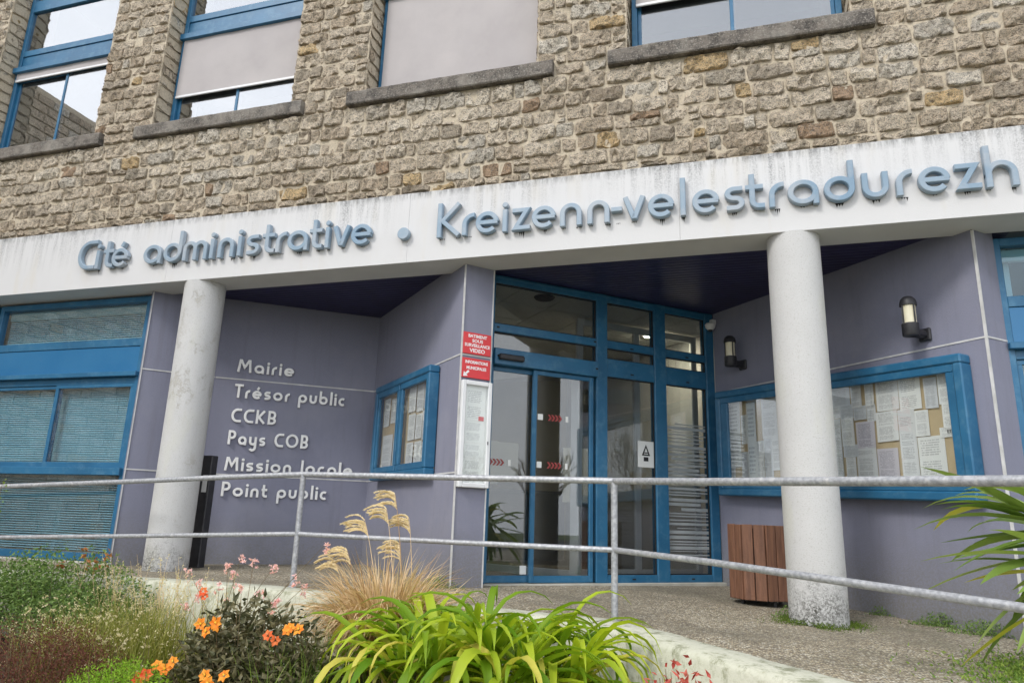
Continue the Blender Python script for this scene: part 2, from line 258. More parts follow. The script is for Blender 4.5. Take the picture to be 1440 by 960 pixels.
# ---------------------------------------------------------------- mesh helpers
Z3 = Vector((0, 0, 1))
class Fr:                                       # frame on a wall: u along it, n out of it, z up
    def __init__(s, a, b):
        s.a = Vector((a[0], a[1], 0)); d = Vector((b[0]-a[0], b[1]-a[1], 0)); s.L = d.length; s.u = d.normalized(); s.n = Vector((s.u.y, -s.u.x, 0))
    def P(s, u, n, z): return s.a+s.u*u+s.n*n+Z3*z
W = Fr((0, 0), (1, 0))                          # the world itself: u = x, n = -y
class MB:
    def __init__(s): s.v = []; s.f = []; s.t = []; s.uv = []; s.m = []
    def add(s, vs, fs, tint=0., mi=0):
        o = len(s.v); s.v += [Vector(x) for x in vs]
        for f in fs: s.f.append(tuple(i+o for i in f)); s.t.append(tint); s.m.append(mi)
        return s
    def box(s, F, u0, u1, n0, n1, z0, z1, bev=0, tilt=0, tint=0.):
        if bev <= 0:
            c = [F.P(u, n, z+tilt*u) for z in (z0, z1) for u, n in ((u0, n0), (u1, n0), (u1, n1), (u0, n1))]
            return s.add(c, [(0, 3, 2, 1), (4, 5, 6, 7), (0, 1, 5, 4), (1, 2, 6, 5), (2, 3, 7, 6), (3, 0, 4, 7)], tint)
        # chamfered on every edge
        bv = min(bev, (u1-u0)*.45, (n1-n0)*.45, (z1-z0)*.45); vs = []; idx = {}
        rng = ((u0, u1), (n0, n1), (z0, z1))
        for ci in range(8):
            sg = [(ci >> k) & 1 for k in range(3)]
            for ax in range(3):
                p = [rng[k][sg[k]] + (0 if k == ax else (bv if sg[k] == 0 else -bv)) for k in range(3)]
                idx[(ci, ax)] = len(vs); vs.append(F.P(p[0], p[1], p[2]+tilt*p[0]))
        fs = []
        for ax in range(3):
            o = [k for k in range(3) if k != ax]
            for sd in (0, 1):
                cs = [(sd << ax) | (a << o[0]) | (b2 << o[1]) for a, b2 in ((0, 0), (1, 0), (1, 1), (0, 1))]
                fs.append([idx[(c, ax)] for c in cs])
        for ax in range(3):                     # edges parallel to ax
            o = [k for k in range(3) if k != ax]
            for a in (0, 1):
                for b2 in (0, 1):
                    c0 = (a << o[0]) | (b2 << o[1]); c1 = c0 | (1 << ax)
                    fs.append([idx[(c0, o[0])], idx[(c1, o[0])], idx[(c1, o[1])], idx[(c0, o[1])]])
        for ci in range(8): fs.append([idx[(ci, 0)], idx[(ci, 1)], idx[(ci, 2)]])
        cen = F.P((u0+u1)/2, (n0+n1)/2, (z0+z1)/2+tilt*(u0+u1)/2); ff = []
        for f in fs:
            nn = (vs[f[1]]-vs[f[0]]).cross(vs[f[2]]-vs[f[0]]); mid = sum((vs[i] for i in f), Vector())/len(f)
            ff.append(tuple(f) if nn.dot(mid-cen) > 0 else tuple(reversed(f)))
        return s.add(vs, ff, tint)
    def prism(s, pts, z0, z1):
        n = len(pts); vs = [Vector((x, y, z)) for z in (z0, z1) for x, y in pts]
        ar = sum(pts[i][0]*pts[(i+1) % n][1]-pts[(i+1) % n][0]*pts[i][1] for i in range(n)); fs = [tuple(range(n-1, -1, -1)), tuple(range(n, 2*n))]
        fs += [(i, (i+1) % n, n+(i+1) % n, n+i) for i in range(n)]
        if ar < 0: fs = [tuple(reversed(f)) for f in fs]
        return s.add(vs, fs)
    def tube(s, pts, r, k=10, cap=True):
        pts = [Vector(p) for p in pts]; rings = []
        for i, p in enumerate(pts):
            d = (pts[min(i+1, len(pts)-1)]-pts[max(i-1, 0)]).normalized(); a = d.cross(Z3)
            if a.length < .05: a = d.cross(Vector((1, 0, 0)))
            a.normalize(); b2 = d.cross(a); rr = r[i] if isinstance(r, (list, tuple)) else r
            rings.append([p+a*math.cos(2*math.pi*j/k)*rr+b2*math.sin(2*math.pi*j/k)*rr for j in range(k)])
        vs = [q for rg in rings for q in rg]; fs = []
        for i in range(len(pts)-1):
            for j in range(k): fs.append((i*k+j, (i+1)*k+j, (i+1)*k+(j+1) % k, i*k+(j+1) % k))
        if cap: fs.append(tuple(range(k))); fs.append(tuple((len(pts)-1)*k+j for j in reversed(range(k))))
        return s.add(vs, fs)
    def lathe(s, c, prof, k=32):
        vs = [Vector((c[0]+r*math.cos(2*math.pi*j/k), c[1]+r*math.sin(2*math.pi*j/k), z)) for r, z in prof for j in range(k)]; fs = []
        for i in range(len(prof)-1):
            for j in range(k): fs.append((i*k+j, i*k+(j+1) % k, (i+1)*k+(j+1) % k, (i+1)*k+j))
        fs.append(tuple(reversed(range(k)))); fs.append(tuple((len(prof)-1)*k+j for j in range(k)))
        return s.add(vs, fs)
    def build(s, name, m, parent=None, smooth=False, kind=None, label=None, loc=None):
        me = bpy.data.meshes.new(name); base = Vector((0, 0, 0))
        if parent is not None: base = parent.get('_b') and Vector(parent['_b']) or Vector((0, 0, 0))
        if parent is None:
            if loc is None:
                xs = [v.x for v in s.v]; ys = [v.y for v in s.v]; loc = ((min(xs)+max(xs))/2, (min(ys)+max(ys))/2, min(v.z for v in s.v))
            base = Vector(loc)
        me.from_pydata([v-base for v in s.v], [], s.f)
        if any(s.t):
            at = me.attributes.new('tint', 'FLOAT_COLOR', 'CORNER'); vals = []
            for f, tt in zip(s.f, s.t):
                cc = (tt, tt, tt, 1) if isinstance(tt, (int, float)) else (*tt, 1)
                vals += list(cc)*len(f)
            at.data.foreach_set('color', vals)
        if s.uv:
            ul = me.uv_layers.new(name='UVMap'); ul.data.foreach_set('uv', [c for q in s.uv for c in q])
        ms = m if isinstance(m, (list, tuple)) else [m]
        for q in ms: me.materials.append(q)
        if len(ms) > 1: me.polygons.foreach_set('material_index', s.m)
        if smooth: me.polygons.foreach_set('use_smooth', [True]*len(me.polygons))
        me.update(); o = bpy.data.objects.new(name, me); col.objects.link(o)
        if parent is not None: o.parent = parent; o['_b'] = tuple(base)
        else: o.location = base; o['_b'] = tuple(base)
        if kind: o['kind'] = kind
        if label and parent is not None: o['label'] = label
        return o
def thing(name, label, cat, loc, group=None):
    o = bpy.data.objects.new(name, None); col.objects.link(o); o.location = loc; o['_b'] = tuple(loc); o.empty_display_size = .2
    o['label'] = label; o['category'] = cat
    if group: o['group'] = group
    return o
def tag(o, label, cat, group=None):
    o['label'] = label; o['category'] = cat
    if group: o['group'] = group
    return o
def struct(o): o['kind'] = 'structure'; return o
def autosmooth(o, ang=40):
    me = o.data; me.polygons.foreach_set('use_smooth', [True]*len(me.polygons))
    try: me.set_sharp_from_angle(angle=math.radians(ang))
    except Exception: pass
    return o
def tz(x, y): return .03-.03*max(0, min(x, 3.5)+2.5)+.02*(max(4.5, min(y, 9))-6.5)

# ---------------------------------------------------------------- plan of the place (metres; z = 0 by the entrance)
FY = 5.93                                      # front of the fascia
fL, fR = (-2.255, 6.578), (-.150, 8.483)       # entrance screen
iw, ic, wc = (-6.235, 6.178), (-4.232, 7.868), (-2.400, 6.097)
p2 = (-2.185, 6.329)
jr, jr2 = (1.943, 6.214), (2.14, 6.40)
DOOR = Fr(fL, fR); MAI = Fr((-5.704, 6.751), ic); LNOSE = Fr(iw, (-5.704, 6.751)); WING = Fr(ic, wc); NOSE = Fr(wc, p2); RW = Fr(fR, jr); RNOSE = Fr(jr, jr2)
CZ, BZ, FT = 3.07, 3.01, 3.745

# ---------------------------------------------------------------- ground
mb = MB(); mb.add([(-90, -90, -1.0), (90, -90, -1.0), (90, 60, -1.0), (-90, 60, -1.0)], [(0, 1, 2, 3)]); g = struct(mb.build('ground', M['lawn'], loc=(0, 0, -1)))
mb = MB(); mb.add([(-60, -14, -.996), (60, -14, -.996), (60, -6, -.996), (-60, -6, -.996)], [(0, 1, 2, 3)]); struct(mb.build('road', M['asphalt'], loc=(0, -10, -.996)))
mb = MB(); mb.add([(-60, -5.8, -.9), (60, -5.8, -.9), (60, .9, -.9), (-60, .9, -.9), (-60, -5.8, -1.1), (60, -5.8, -1.1), (60, .9, -1.1), (-60, .9, -1.1)], [(0, 1, 2, 3), (0, 4, 5, 1), (2, 6, 7, 3)]); struct(mb.build('pavement', M['pebble'], loc=(0, -2, -1)))
KI = [(-12, 5.15), (-7.5, 5.15), (-5.4, 5.2), (-4.4, 5.27), (-3.6, 5.26), (-2.98, 5.14), (-2.18, 5.08), (-1.29, 5.08), (-.84, 5.10), (-.36, 4.74), (.42, 3.95), (1.3, 3.02), (2.3, 1.9), (3.0, 1.1)]
# terrace: a gridded sheet between kerb and building
mb = MB(); xs = [-12+i*.25 for i in range(73)]
def kerb_y(x):
    for (x0, y0), (x1, y1) in zip(KI, KI[1:]):
        if x0 <= x <= x1: return y0+(y1-y0)*(x-x0)/(x1-x0)
    return KI[-1][1]
rows = 24; vs = []
for x in xs:
    y0 = kerb_y(x)-.1
    for j in range(rows): y = y0+(9.2-y0)*j/(rows-1); vs.append((x, y, tz(x, y)+.004*noise.noise((x*1.5, y*1.5, 0))))
fs = [(i*rows+j, (i+1)*rows+j, (i+1)*rows+j+1, i*rows+j+1) for i in range(len(xs)-1) for j in range(rows-1)]
mb.add(vs, fs); struct(mb.build('terrace', M['pebble'], smooth=True, loc=(-2, 7, 0)))
# kerb wall
def offset_path(pts, d):
    o = []
    for i, p in enumerate(pts):
        a = Vector(pts[max(i-1, 0)]); b2 = Vector(pts[min(i+1, len(pts)-1)]); t_ = (b2-a).normalized(); o.append((p[0]+t_.y*d, p[1]-t_.x*d))
    return o
def fine(pts, n=6):
    o = []
    for a, b2 in zip(pts, pts[1:]):
        for k in range(n): o.append((a[0]+(b2[0]-a[0])*k/n, a[1]+(b2[1]-a[1])*k/n))
    return o+[pts[-1]]
ki = fine(KI); ko = offset_path(ki, .30); kc = offset_path(ki, .27); mb = MB(); vs = []
for i in range(len(ki)):
    zt = tz(*ki[i])+.035; jn = .006*noise.noise((ki[i][0]*4, ki[i][1]*4, 1))
    vs += [(*ki[i], zt-.25), (ki[i][0], ki[i][1], zt-.012+jn), (*offset_path(ki, .02)[i], zt+jn), (kc[i][0], kc[i][1], zt+jn), (ko[i][0], ko[i][1], zt-.03+jn), (ko[i][0], ko[i][1], -1.1)]
mb.add(vs, [(i*6+k, i*6+k+1, (i+1)*6+k+1, (i+1)*6+k) for i in range(len(ki)-1) for k in range(5)])
k_ = mb.build('retaining_wall', M['kerb'], loc=(-1, 4.8, -1)); tag(k_, 'low pale concrete retaining wall between flower bed and ramp', 'wall'); autosmooth(k_, 50)
# flower bed
def soil_z(x, y): 
    d = kerb_y(x)-y
    return -.42-.14*max(0, min(d, 4))+.03*noise.noise((x*2, y*2, 3))
mb = MB(); vs = []; nx, ny = 60, 24
for i in range(nx+1):
    x = -11+14*i/nx; y1 = kerb_y(x)-.2
    for j in range(ny+1): y = .9+(max(y1, 1.0)-.9)*j/ny; vs.append((x, y, soil_z(x, y)))
mb.add(vs, [(i*(ny+1)+j, (i+1)*(ny+1)+j, (i+1)*(ny+1)+j+1, i*(ny+1)+j+1) for i in range(nx) for j in range(ny)])
struct(mb.build('flower_bed', M['soil'], smooth=True, loc=(-3, 3, -.6)))

# ---------------------------------------------------------------- the building
B = thing('civic_building', 'granite and mauve rendered municipal building with white fascia, blue windows and recessed entrance', 'building', (-3, 8, 0))
def wallprism(F, th=.2, z0=-.35, z1=CZ, name='render_wall', u0=0, u1=None, u0b=0, u1b=0):
    u1 = F.L if u1 is None else u1
    a, b_, c_, d_ = F.P(u0, 0, 0), F.P(u1, 0, 0), F.P(u1-u1b, -th, 0), F.P(u0+u0b, -th, 0)
    mb = MB(); mb.prism([(q.x, q.y) for q in (a, b_, c_, d_)], z0, z1); return mb.build(name, M['purple'], B)
mairie = Fr(iw, ic)
# left recess wall bends slightly behind the column
wallprism(LNOSE); wallprism(MAI); wallprism(WING, u1b=.1); wallprism(NOSE, th=.3, u0b=.05); wallprism(RW, th=.25, u1=RW.L); wallprism(RNOSE, th=.2)
for F, us in ((LNOSE, (0, LNOSE.L)), (MAI, (0, MAI.L)), (WING, (0, WING.L)), (NOSE, (0, NOSE.L)), (RW, (.0, RW.L)), (RNOSE, (0, RNOSE.L))):
    for z in (2.115, 1.015):
        if F in (RW, WING) and z > 1.5:
            us = (us[0], us[1])
        mb = MB(); mb.box(F, us[0]+.004, us[1]-.004, -.01, .006, z-.007, z+.007); mb.build('joint_bead', M['white_line'], B)
for F, u in ((LNOSE, .0), (NOSE, -.01), (NOSE, NOSE.L-.012), (RNOSE, -.012)):
    mb = MB(); mb.box(F, u+.006, u+.017, -.012, .009, -.1, BZ-.002); mb.build('corner_bead', M['white_line'], B)
# beam and fascia: panels with fine open joints
for x0, x1 in ((-12.2, -9.001), (-9.0, -5.851), (-5.85, -2.961), (-2.96, -.351), (-.35, 2.8), (2.801, 5)):
    mb = MB(); mb.box(W, x0, x1, -FY-.045, -FY, BZ, FT, bev=.002); mb.build('fascia_panel', M['fascia'], B)
mb = MB(); mb.box(W, -12.2, 5, -6.33, -FY-.045, BZ+.004, FT-.005); mb.build('beam', M['soffit_grey'], B)
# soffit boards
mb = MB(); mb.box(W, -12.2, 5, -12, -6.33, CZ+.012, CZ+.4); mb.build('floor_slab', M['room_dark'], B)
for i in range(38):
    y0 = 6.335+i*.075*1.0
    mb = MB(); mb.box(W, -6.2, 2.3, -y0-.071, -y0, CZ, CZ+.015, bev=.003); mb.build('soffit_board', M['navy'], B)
# columns
for cx, cy, lab in ((-5.47, 6.13, 'left column with flaking paint'), (.575, 6.13, 'right column, lichened at its foot')):
    mb = MB(); r = .212; zb = tz(cx, cy)-.05
    prof = [(r+.006*0, zb)]+[(r, zb+(BZ+.006-zb)*k/16) for k in range(1, 17)]
    mb.lathe((cx, cy), prof, 40)
    o = mb.build('column', M['column'], B, label=lab); autosmooth(o)
# ---------------------------------------------------------------- stone wall above the fascia
SW_Y = 5.955
OPEN = [(-12.02, -10.1), (-9.22, -7.30), (-6.43, -4.51), (-3.60, -1.69), (-.80, 1.16), (2.95, 4.8)]
SILL0, SILL1, WTOP = 4.835, 5.005, 8.4
wall = MB()
# backing wall with openings (mortar): bands
xs_ = [-12.2]+[v for o in OPEN for v in o]+[5]
for z0, z1, full in ((FT-.01, SILL0+.02, True), (WTOP, 9, True)): wall.box(W, -12.2, 5, -6.6, -SW_Y, z0, z1)
for a, b_ in [(xs_[i], xs_[i+1]) for i in range(0, len(xs_), 2)]: wall.box(W, a, b_, -6.6, -SW_Y+.0005, SILL0+.02, WTOP)
for a, b_ in OPEN: wall.box(W, a+.001, b_-.001, -6.6, -6.25, SILL0+.02, SILL1+.0)
SWALL = wall.build('stone_wall', M['mortar'], B)
rs = random.Random(11)
def in_view(x, z):     # rough frame of the photograph at the wall, so that the stones beyond it join the rest
    return z < 5.0+(x+9.5)*.0+2.7 and x > -9.3 and x < 2.7
def stone_tint(x, z):
    # washed pale below each sill, browner on the piers; the odd ochre or rusty stone
    under = 0
    for a, b_ in OPEN:
        if a-.1 < x < b_+.1 and z < SILL0: under = max(0, 1-(SILL0-z)/.9)
    base = Vector((.60, .49, .36)).lerp(Vector((.92, .83, .68)), .25+.75*under*rs.uniform(.5, 1)+rs.uniform(-.2, .35))
    q = rs.random()
    if q < .045: base = Vector((.74, .55, .30))
    elif q < .065: base = Vector((.50, .35, .23))
    elif q < .15: base = Vector((.80, .74, .63))*rs.uniform(.85, 1.1)
    elif q < .22: base = base*.72
    return tuple(base)
def stone_mesh(mb, F, u0, u1, z0, z1, n0, out_, tint, seed):
    # rock faced block: rounded irregular outline, uneven pillowed front
    nu = max(6, int((u1-u0)/.03)+2); nz_ = max(5, int((z1-z0)/.035)+2)
    ga = [-1, -.955]+[-.88+1.76*k/(nu-4) for k in range(nu-3)]+[.955, 1]; gb = [-1, -.92]+[-.78+1.56*k/(nz_-4) for k in range(nz_-3)]+[.92, 1]; uc, zc = (u0+u1)/2, (z0+z1)/2; hu, hz = (u1-u0)/2, (z1-z0)/2; vs = []
    for j in range(nz_+1):
        for i in range(nu+1):
            a, b2 = ga[i], gb[j]
            # squircle the outline
            k = 1-.07*(abs(a)**5)*(abs(b2)**5)-.05*abs(a*b2)**2
            x = uc+hu*a*(1-.20*(abs(b2)**6)*min(1, .05/hu)); z = zc+hz*b2*(1-.16*(abs(a)**8))
            z += .016*noise.noise((x*1.4, z*1.7, 5))*min(1, abs(z-SILL0)/.15, abs(z-SILL1)/.15, max(0, z-FT-.02)/.15)
            e = max(abs(a)**(12 if hu > .1 else 8), abs(b2)**7)
            wob = noise.noise((x*9+seed, z*9, seed)); wob2 = noise.noise((x*24, z*24, seed*.7))
            x += .016*noise.noise((z*14, seed, 2.2))*(abs(a) > .8); z += .018*noise.noise((x*11, seed, 7.1))*(abs(b2) > .7)
            n = n0+(out_*(1-e*.75))+(.024*wob+.034*wob2+.016*noise.noise((x*45, z*45, seed)))*(1-e*.6)+.006*math.copysign(1, wob)
            if i in (0, nu) or j in (0, nz_): n = n0-.016
            vs.append(F.P(x, n, z))
    fs = [(j*(nu+1)+i, j*(nu+1)+i+1, (j+1)*(nu+1)+i+1, (j+1)*(nu+1)+i) for j in range(nz_) for i in range(nu)]
    mb.add(vs, fs, tint)
Wf = Fr((0, SW_Y), (1, SW_Y))
stones = []
def course(F, a, b_, z0, z1, jz=0., quoinL=False, quoinR=False):
    x = a; first = True
    while x < b_-.05:
        L = rs.choice((.11, .15, .19, .22, .25, .27, .30, .34, .40))*rs.uniform(.9, 1.1)
        if b_-(x+L) < .12: L = b_-x
        g = .003+rs.random()*.004
        dz0, dz1 = rs.uniform(-.004, .010), rs.uniform(-.012, .006)
        if rs.random() < .10 and L < .3 and not (quoinL and first): # two thin ones in the course
            zm = z0+(z1-z0)*rs.uniform(.4, .6)
            stones.append((F, x+g, x+L-g, z0+.008, zm-.007)); stones.append((F, x+g, x+L-g, zm+.007, z1-.008))
        else: stones.append((F, x+g, x+L-g, z0+.005+dz0, z1-.005+dz1))
        x += L; first = False
z = FT+.004; cs = []
first = True
while z < 8.3:
    h = rs.choice((.125, .135, .145, .155, .17)) if not first else .085
    if z < SILL0-.01 and z+h > SILL0-.06: h = SILL0-z
    cs.append((z, z+h)); z += h; first = False
for z0, z1 in cs:
    if z1 <= SILL0+.001: course(Wf, -12.1, 4.9, z0, z1)
    elif z0 < SILL1:
        for a, b_ in [(xs_[i], xs_[i+1]) for i in range(0, len(xs_), 2)]: course(Wf, a+.19, b_-.19, z0, z1)
        for a, b_ in [(xs_[i], xs_[i+1]) for i in range(0, len(xs_), 2)]:
            if z1 > SILL1+.04: course(Wf, a, a+.19, SILL1+.004, z1); course(Wf, b_-.19, b_, SILL1+.004, z1)
    else:
        for a, b_ in [(xs_[i], xs_[i+1]) for i in range(0, len(xs_), 2)]: course(Wf, a+.0, b_-.0, z0, z1, quoinL=True, quoinR=True)
# reveal faces of the openings (turned blocks)
for k_, (a, b_) in enumerate(OPEN):
    FL = Fr((a, 6.24), (a, SW_Y)); FR_ = Fr((b_, SW_Y), (b_, 6.24))
    for z0, z1 in cs:
        if z0 > SILL0:
            zz = max(z0, SILL1+.004)
            if z1-zz > .05: stones.append((FL, .01, FL.L-.005, zz+.008, z1-.006)); stones.append((FR_, .005, FR_.L-.01, zz+.008, z1-.006))
def stone_score(s_):
    F, u0, u1, z0, z1 = s_; p_ = F.P((u0+u1)/2, 0, (z0+z1)/2); d = p_-Vector((0, 0, .6)); q = Vector((d.dot(rt2), d.dot(up2), d.dot(fw)))
    if q.z <= 0: return -1
    px, py = q.x/q.z, q.y/q.z
    if abs(px) > .73 or abs(py) > .49: return -1
    ci = abs(d.normalized().dot(F.n)); return (u1-u0)*(z1-z0)*ci/d.length_squared
order = sorted(range(len(stones)), key=lambda i: -stone_score(stones[i]))
rest = MB()
for rank, i in enumerate(order):
    F, u0, u1, z0, z1 = stones[i]; p_ = F.P((u0+u1)/2, 0, (z0+z1)/2); tt = stone_tint(p_.x, p_.z); rv = F is not Wf
    mbx = MB() if rank < 300 else rest
    stone_mesh(mbx, F, u0, u1, z0, z1, .004, (.012 if rv else rs.uniform(.012, .030)), tt, rs.uniform(0, 90))
    if rank < 300: mbx.build('stone', M['stone'], SWALL)
rest.build('stone', M['stone'], SWALL, kind='stuff')
# ---------------------------------------------------------------- upper windows
def pane(F, u0, u1, z0, z1, n, m, par, th=.006): 
    mb = MB(); mb.box(F, u0, u1, n-th, n, z0, z1); return mb.build('pane', m, par)
def bar(F, u0, u1, n0, n1, z0, z1, par, name='frame', m='blue', bev=.004): 
    mb = MB(); mb.box(F, u0, u1, n0, n1, z0, z1, bev=bev); return mb.build(name, M[m], par)
WF = Fr((0, 6.18), (1, 6.18))                   # front of the window frames
for wi, (a, b_) in enumerate(OPEN):
    wn = MB(); e = .055
    wn.box(WF, a+.02, a+.02+e, -.07, 0, SILL1, WTOP, bev=.004); wn.box(WF, b_-.02-e, b_-.02, -.07, 0, SILL1, WTOP, bev=.004)
    wn.box(WF, a+.02+e, b_-.02-e, -.07, -.002, 6.60, 6.69, bev=.004); wn.box(WF, a+.02+e, b_-.02-e, -.07, -.002, 7.32, 7.50, bev=.004)
    wdw = wn.build('window', M['blue'], B)
    bar(WF, a+.075, b_-.075, -.05, -.016, 6.40, 6.598, wdw, 'spandrel_panel')
    bar(WF, a+.022, b_-.022, -.06, .055, 6.32, 6.398, wdw, 'shutter_box')
    pane(WF, a+.075, b_-.075, 6.69, 7.32, -.035, M['glass_up'], wdw); pane(WF, a+.075, b_-.075, 7.5, WTOP, -.035, M['glass_up'], wdw)
    # sliding sashes
    md = (a+b_)/2+.0
    for s0, s1, nn in ((a+.078, md+.03, -.062), (md-.02, b_-.078, -.036)):
        sb = MB(); q = .035
        sb.box(WF, s0, s1, nn, nn+.024, SILL1+.01, SILL1+.06, bev=.003); sb.box(WF, s0, s1, nn, nn+.024, 6.21, 6.26, bev=.003)
        sb.box(WF, s0, s0+q, nn, nn+.024, SILL1+.06, 6.21, bev=.003); sb.box(WF, s1-q, s1, nn, nn+.024, SILL1+.06, 6.21, bev=.003)
        fr = sb.build('sash', M['blue'], wdw)
        pane(WF, s0+q, s1-q, SILL1+.06, 6.21, nn+.015, M['glass_up'], wdw)
    bar(WF, a+.078, b_-.078, -.065, -.01, 6.262, 6.318, wdw, 'guide_rail')
    sb_z = {0: 5.6, 1: 6.19, 2: 5.50, 3: SILL1+.012, 4: 5.645, 5: 5.9}[wi]
    mb = MB(); n = 10; vs = []
    for i in range(n+1):
        for zz in (sb_z+.03, 6.33): vs.append(WF.P(a+.066+(b_-a-.13)*i/n, .012+.0025*math.sin(i*2.1+wi), zz)); 
    vs2 = [v-WF.n*.003 for v in vs]
    mb.add(vs, [(2*i, 2*i+2, 2*i+3, 2*i+1) for i in range(n)]); mb.add(vs2, [(2*i+1, 2*i+3, 2*i+2, 2*i) for i in range(n)])
    rb = mb.build('roller_screen', M['roller'], wdw, smooth=False)
    if wi != 3: bar(WF, a+.066, b_-.066, .004, .024, sb_z, sb_z+.032, wdw, 'bottom_bar', 'white_metal')
    # sill: slab with worn front edge
    sm = MB(); nseg = 26; x0, x1 = a-.175, b_+.175; vs = []
    for i in range(nseg+1):
        x = x0+(x1-x0)*i/nseg; j1 = .006*noise.noise((x*6, 1, wi)); j2 = .006*noise.noise((x*7, 5, wi))
        pr = [(-6.22, SILL0+.02), (-5.885+j2, SILL0+j1*.5), (-5.876+j2, SILL0+.012+j1), (-5.876+j1, SILL1-.03+j2), (-5.888+j2, SILL1-.012+j1), (-6.22, SILL1+.003)]
        vs += [W.P(x, q_[0], q_[1]) for q_ in pr]
    fs = [(i*6+k, (i+1)*6+k, (i+1)*6+(k+1) % 6, i*6+(k+1) % 6) for i in range(nseg) for k in range(6)]+[tuple(range(6)), tuple(nseg*6+k for k in reversed(range(6)))]
    sm.add(vs, fs); so_ = sm.build('sill', M['sill'], B)
# upper rooms; unseen roof and outer shell are added to block sky light
mb = MB(); mb.box(W, -12.2, 5, -12, -6.62, 4.3, 4.4); mb.box(W, -12.2, 5, -12, -6.62, 8.2, 8.3); mb.box(W, -12.2, 5, -10.1, -10, 4.4, 8.2)
for x in (-9.66, -4.05, 1.6): mb.box(W, x-.05, x+.05, -10, -6.62, 4.4, 8.2)
mb.build('upper_rooms', M['room_dark'], B)
mb = MB(); mb.box(W, -12.4, 5.2, -12.4, -5.8, 9.0, 9.3); mb.build('sky_block_roof', M['sill'], B)
mb = MB(); mb.box(W, -12.3, 5.1, -12.3, -12, -1, 9.0); mb.box(W, -12.35, -12.2, -12, -6.2, -1, 9.0); mb.box(W, 5.0, 5.1, -12, -6.2, -1, 9); mb.build('sky_block_wall', M['mortar'], B)

# ---------------------------------------------------------------- ground floor windows
def low_window(x0, x1, y, mull, with_blinds, par):
    F = Fr((0, y), (1, y)); fr = MB(); e = .055
    fr.box(F, x0, x0+e, -.08, 0, .05, 2.99, bev=.004); fr.box(F, x1-e, x1, -.08, 0, .05, 2.99, bev=.004)
    for z0, z1 in ((2.925, 2.99), (2.40, 2.49), (.05, .13)): fr.box(F, x0+e, x1-e, -.08, -.002, z0, z1, bev=.004)
    wd = fr.build('window', M['blue'], par)
    bar(F, x0+e, x1-e, -.06, -.012, 2.10, 2.398, wd, 'spandrel_panel', 'blue_box')
    bar(F, x0+.01, x1-.012, -.06, .05, 2.045, 2.098, wd, 'shutter_box')
    bar(F, x0+e, x1-e, -.075, -.02, 1.97, 2.043, wd, 'guide_rail')
    bar(F, x0+.015, x1-.02, -.07, .045, .95, 1.03, wd, 'ledge')
    for s0, s1, nn in ((x0+e+.002, mull+.035, -.062), (mull-.03, x1-e-.002, -.034)) if mull else ((x0+e+.002, x1-e-.002, -.05),):
        sb = MB(); q = .045
        sb.box(F, s0, s1, nn, nn+.026, 1.032, 1.09, bev=.003); sb.box(F, s0, s1, nn, nn+.026, 1.93, 1.968, bev=.003)
        sb.box(F, s0, s0+q, nn, nn+.026, 1.09, 1.93, bev=.003); sb.box(F, s1-q, s1, nn, nn+.026, 1.09, 1.93, bev=.003)
        sb.build('sash', M['blue'], wd); pane(F, s0+q, s1-q, 1.09, 1.93, nn+.014, M['glass_blind'], wd)
    pane(F, x0+e, x1-e, 2.49, 2.925, -.04, M['glass_blind'], wd); pane(F, x0+e, x1-e, .13, .95, -.04, M['glass_blind'], wd)
    if with_blinds:
        bl = MB()
        for zz in [.15+.026*k for k in range(30)]+[1.06+.026*k for k in range(34)]+[2.5+.026*k for k in range(13)]:
            tl = .020 if zz > 1 else .010
            sg = 8
            for q in range(sg):
                a0, a1 = x0+e+(x1-x0-2*e)*q/sg, x0+e+(x1-x0-2*e)*(q+1)/sg; s_ = .0015*math.sin(q*1.3+zz*9)
                bl.add([F.P(a0, -.115, zz+s_), F.P(a1, -.115, zz+s_), F.P(a1, -.129, zz+tl+s_), F.P(a0, -.129, zz+tl+s_)], [(0, 1, 2, 3)])
        bl.build('blind_slats', M['blind'], wd, kind='stuff')
        for x in (x0+.35, (x0+x1)/2-.1, x1-.35):
            c_ = MB(); c_.tube([F.P(x, -.11, .15), F.P(x, -.11, 2.8)], .002, 4); c_.build('blind_cord', M['blind'], wd)
    # head box of the blind
    bar(F, x0+e, x1-e, -.15, -.10, 2.82, 2.92, wd, 'blind_headbox', 'room')
    return wd
low_window(-8.62, -6.31, 6.25, -7.47, True, B)
low_window(-10.98, -8.66, 6.25, -9.8, True, B)
low_window(2.13, 4.45, 6.40, 3.2, False, B)
# plinths under the windows
mb = MB(); mb.box(W, -12.2, -6.24, -6.5, -6.235, -.4, .046, bev=.01); mb.build('plinth', M['concrete_pale'], B)
mb = MB(); mb.box(W, 2.16, 5, -6.6, -6.385, -.6, .046, bev=.01); mb.build('plinth', M['purple'], B)
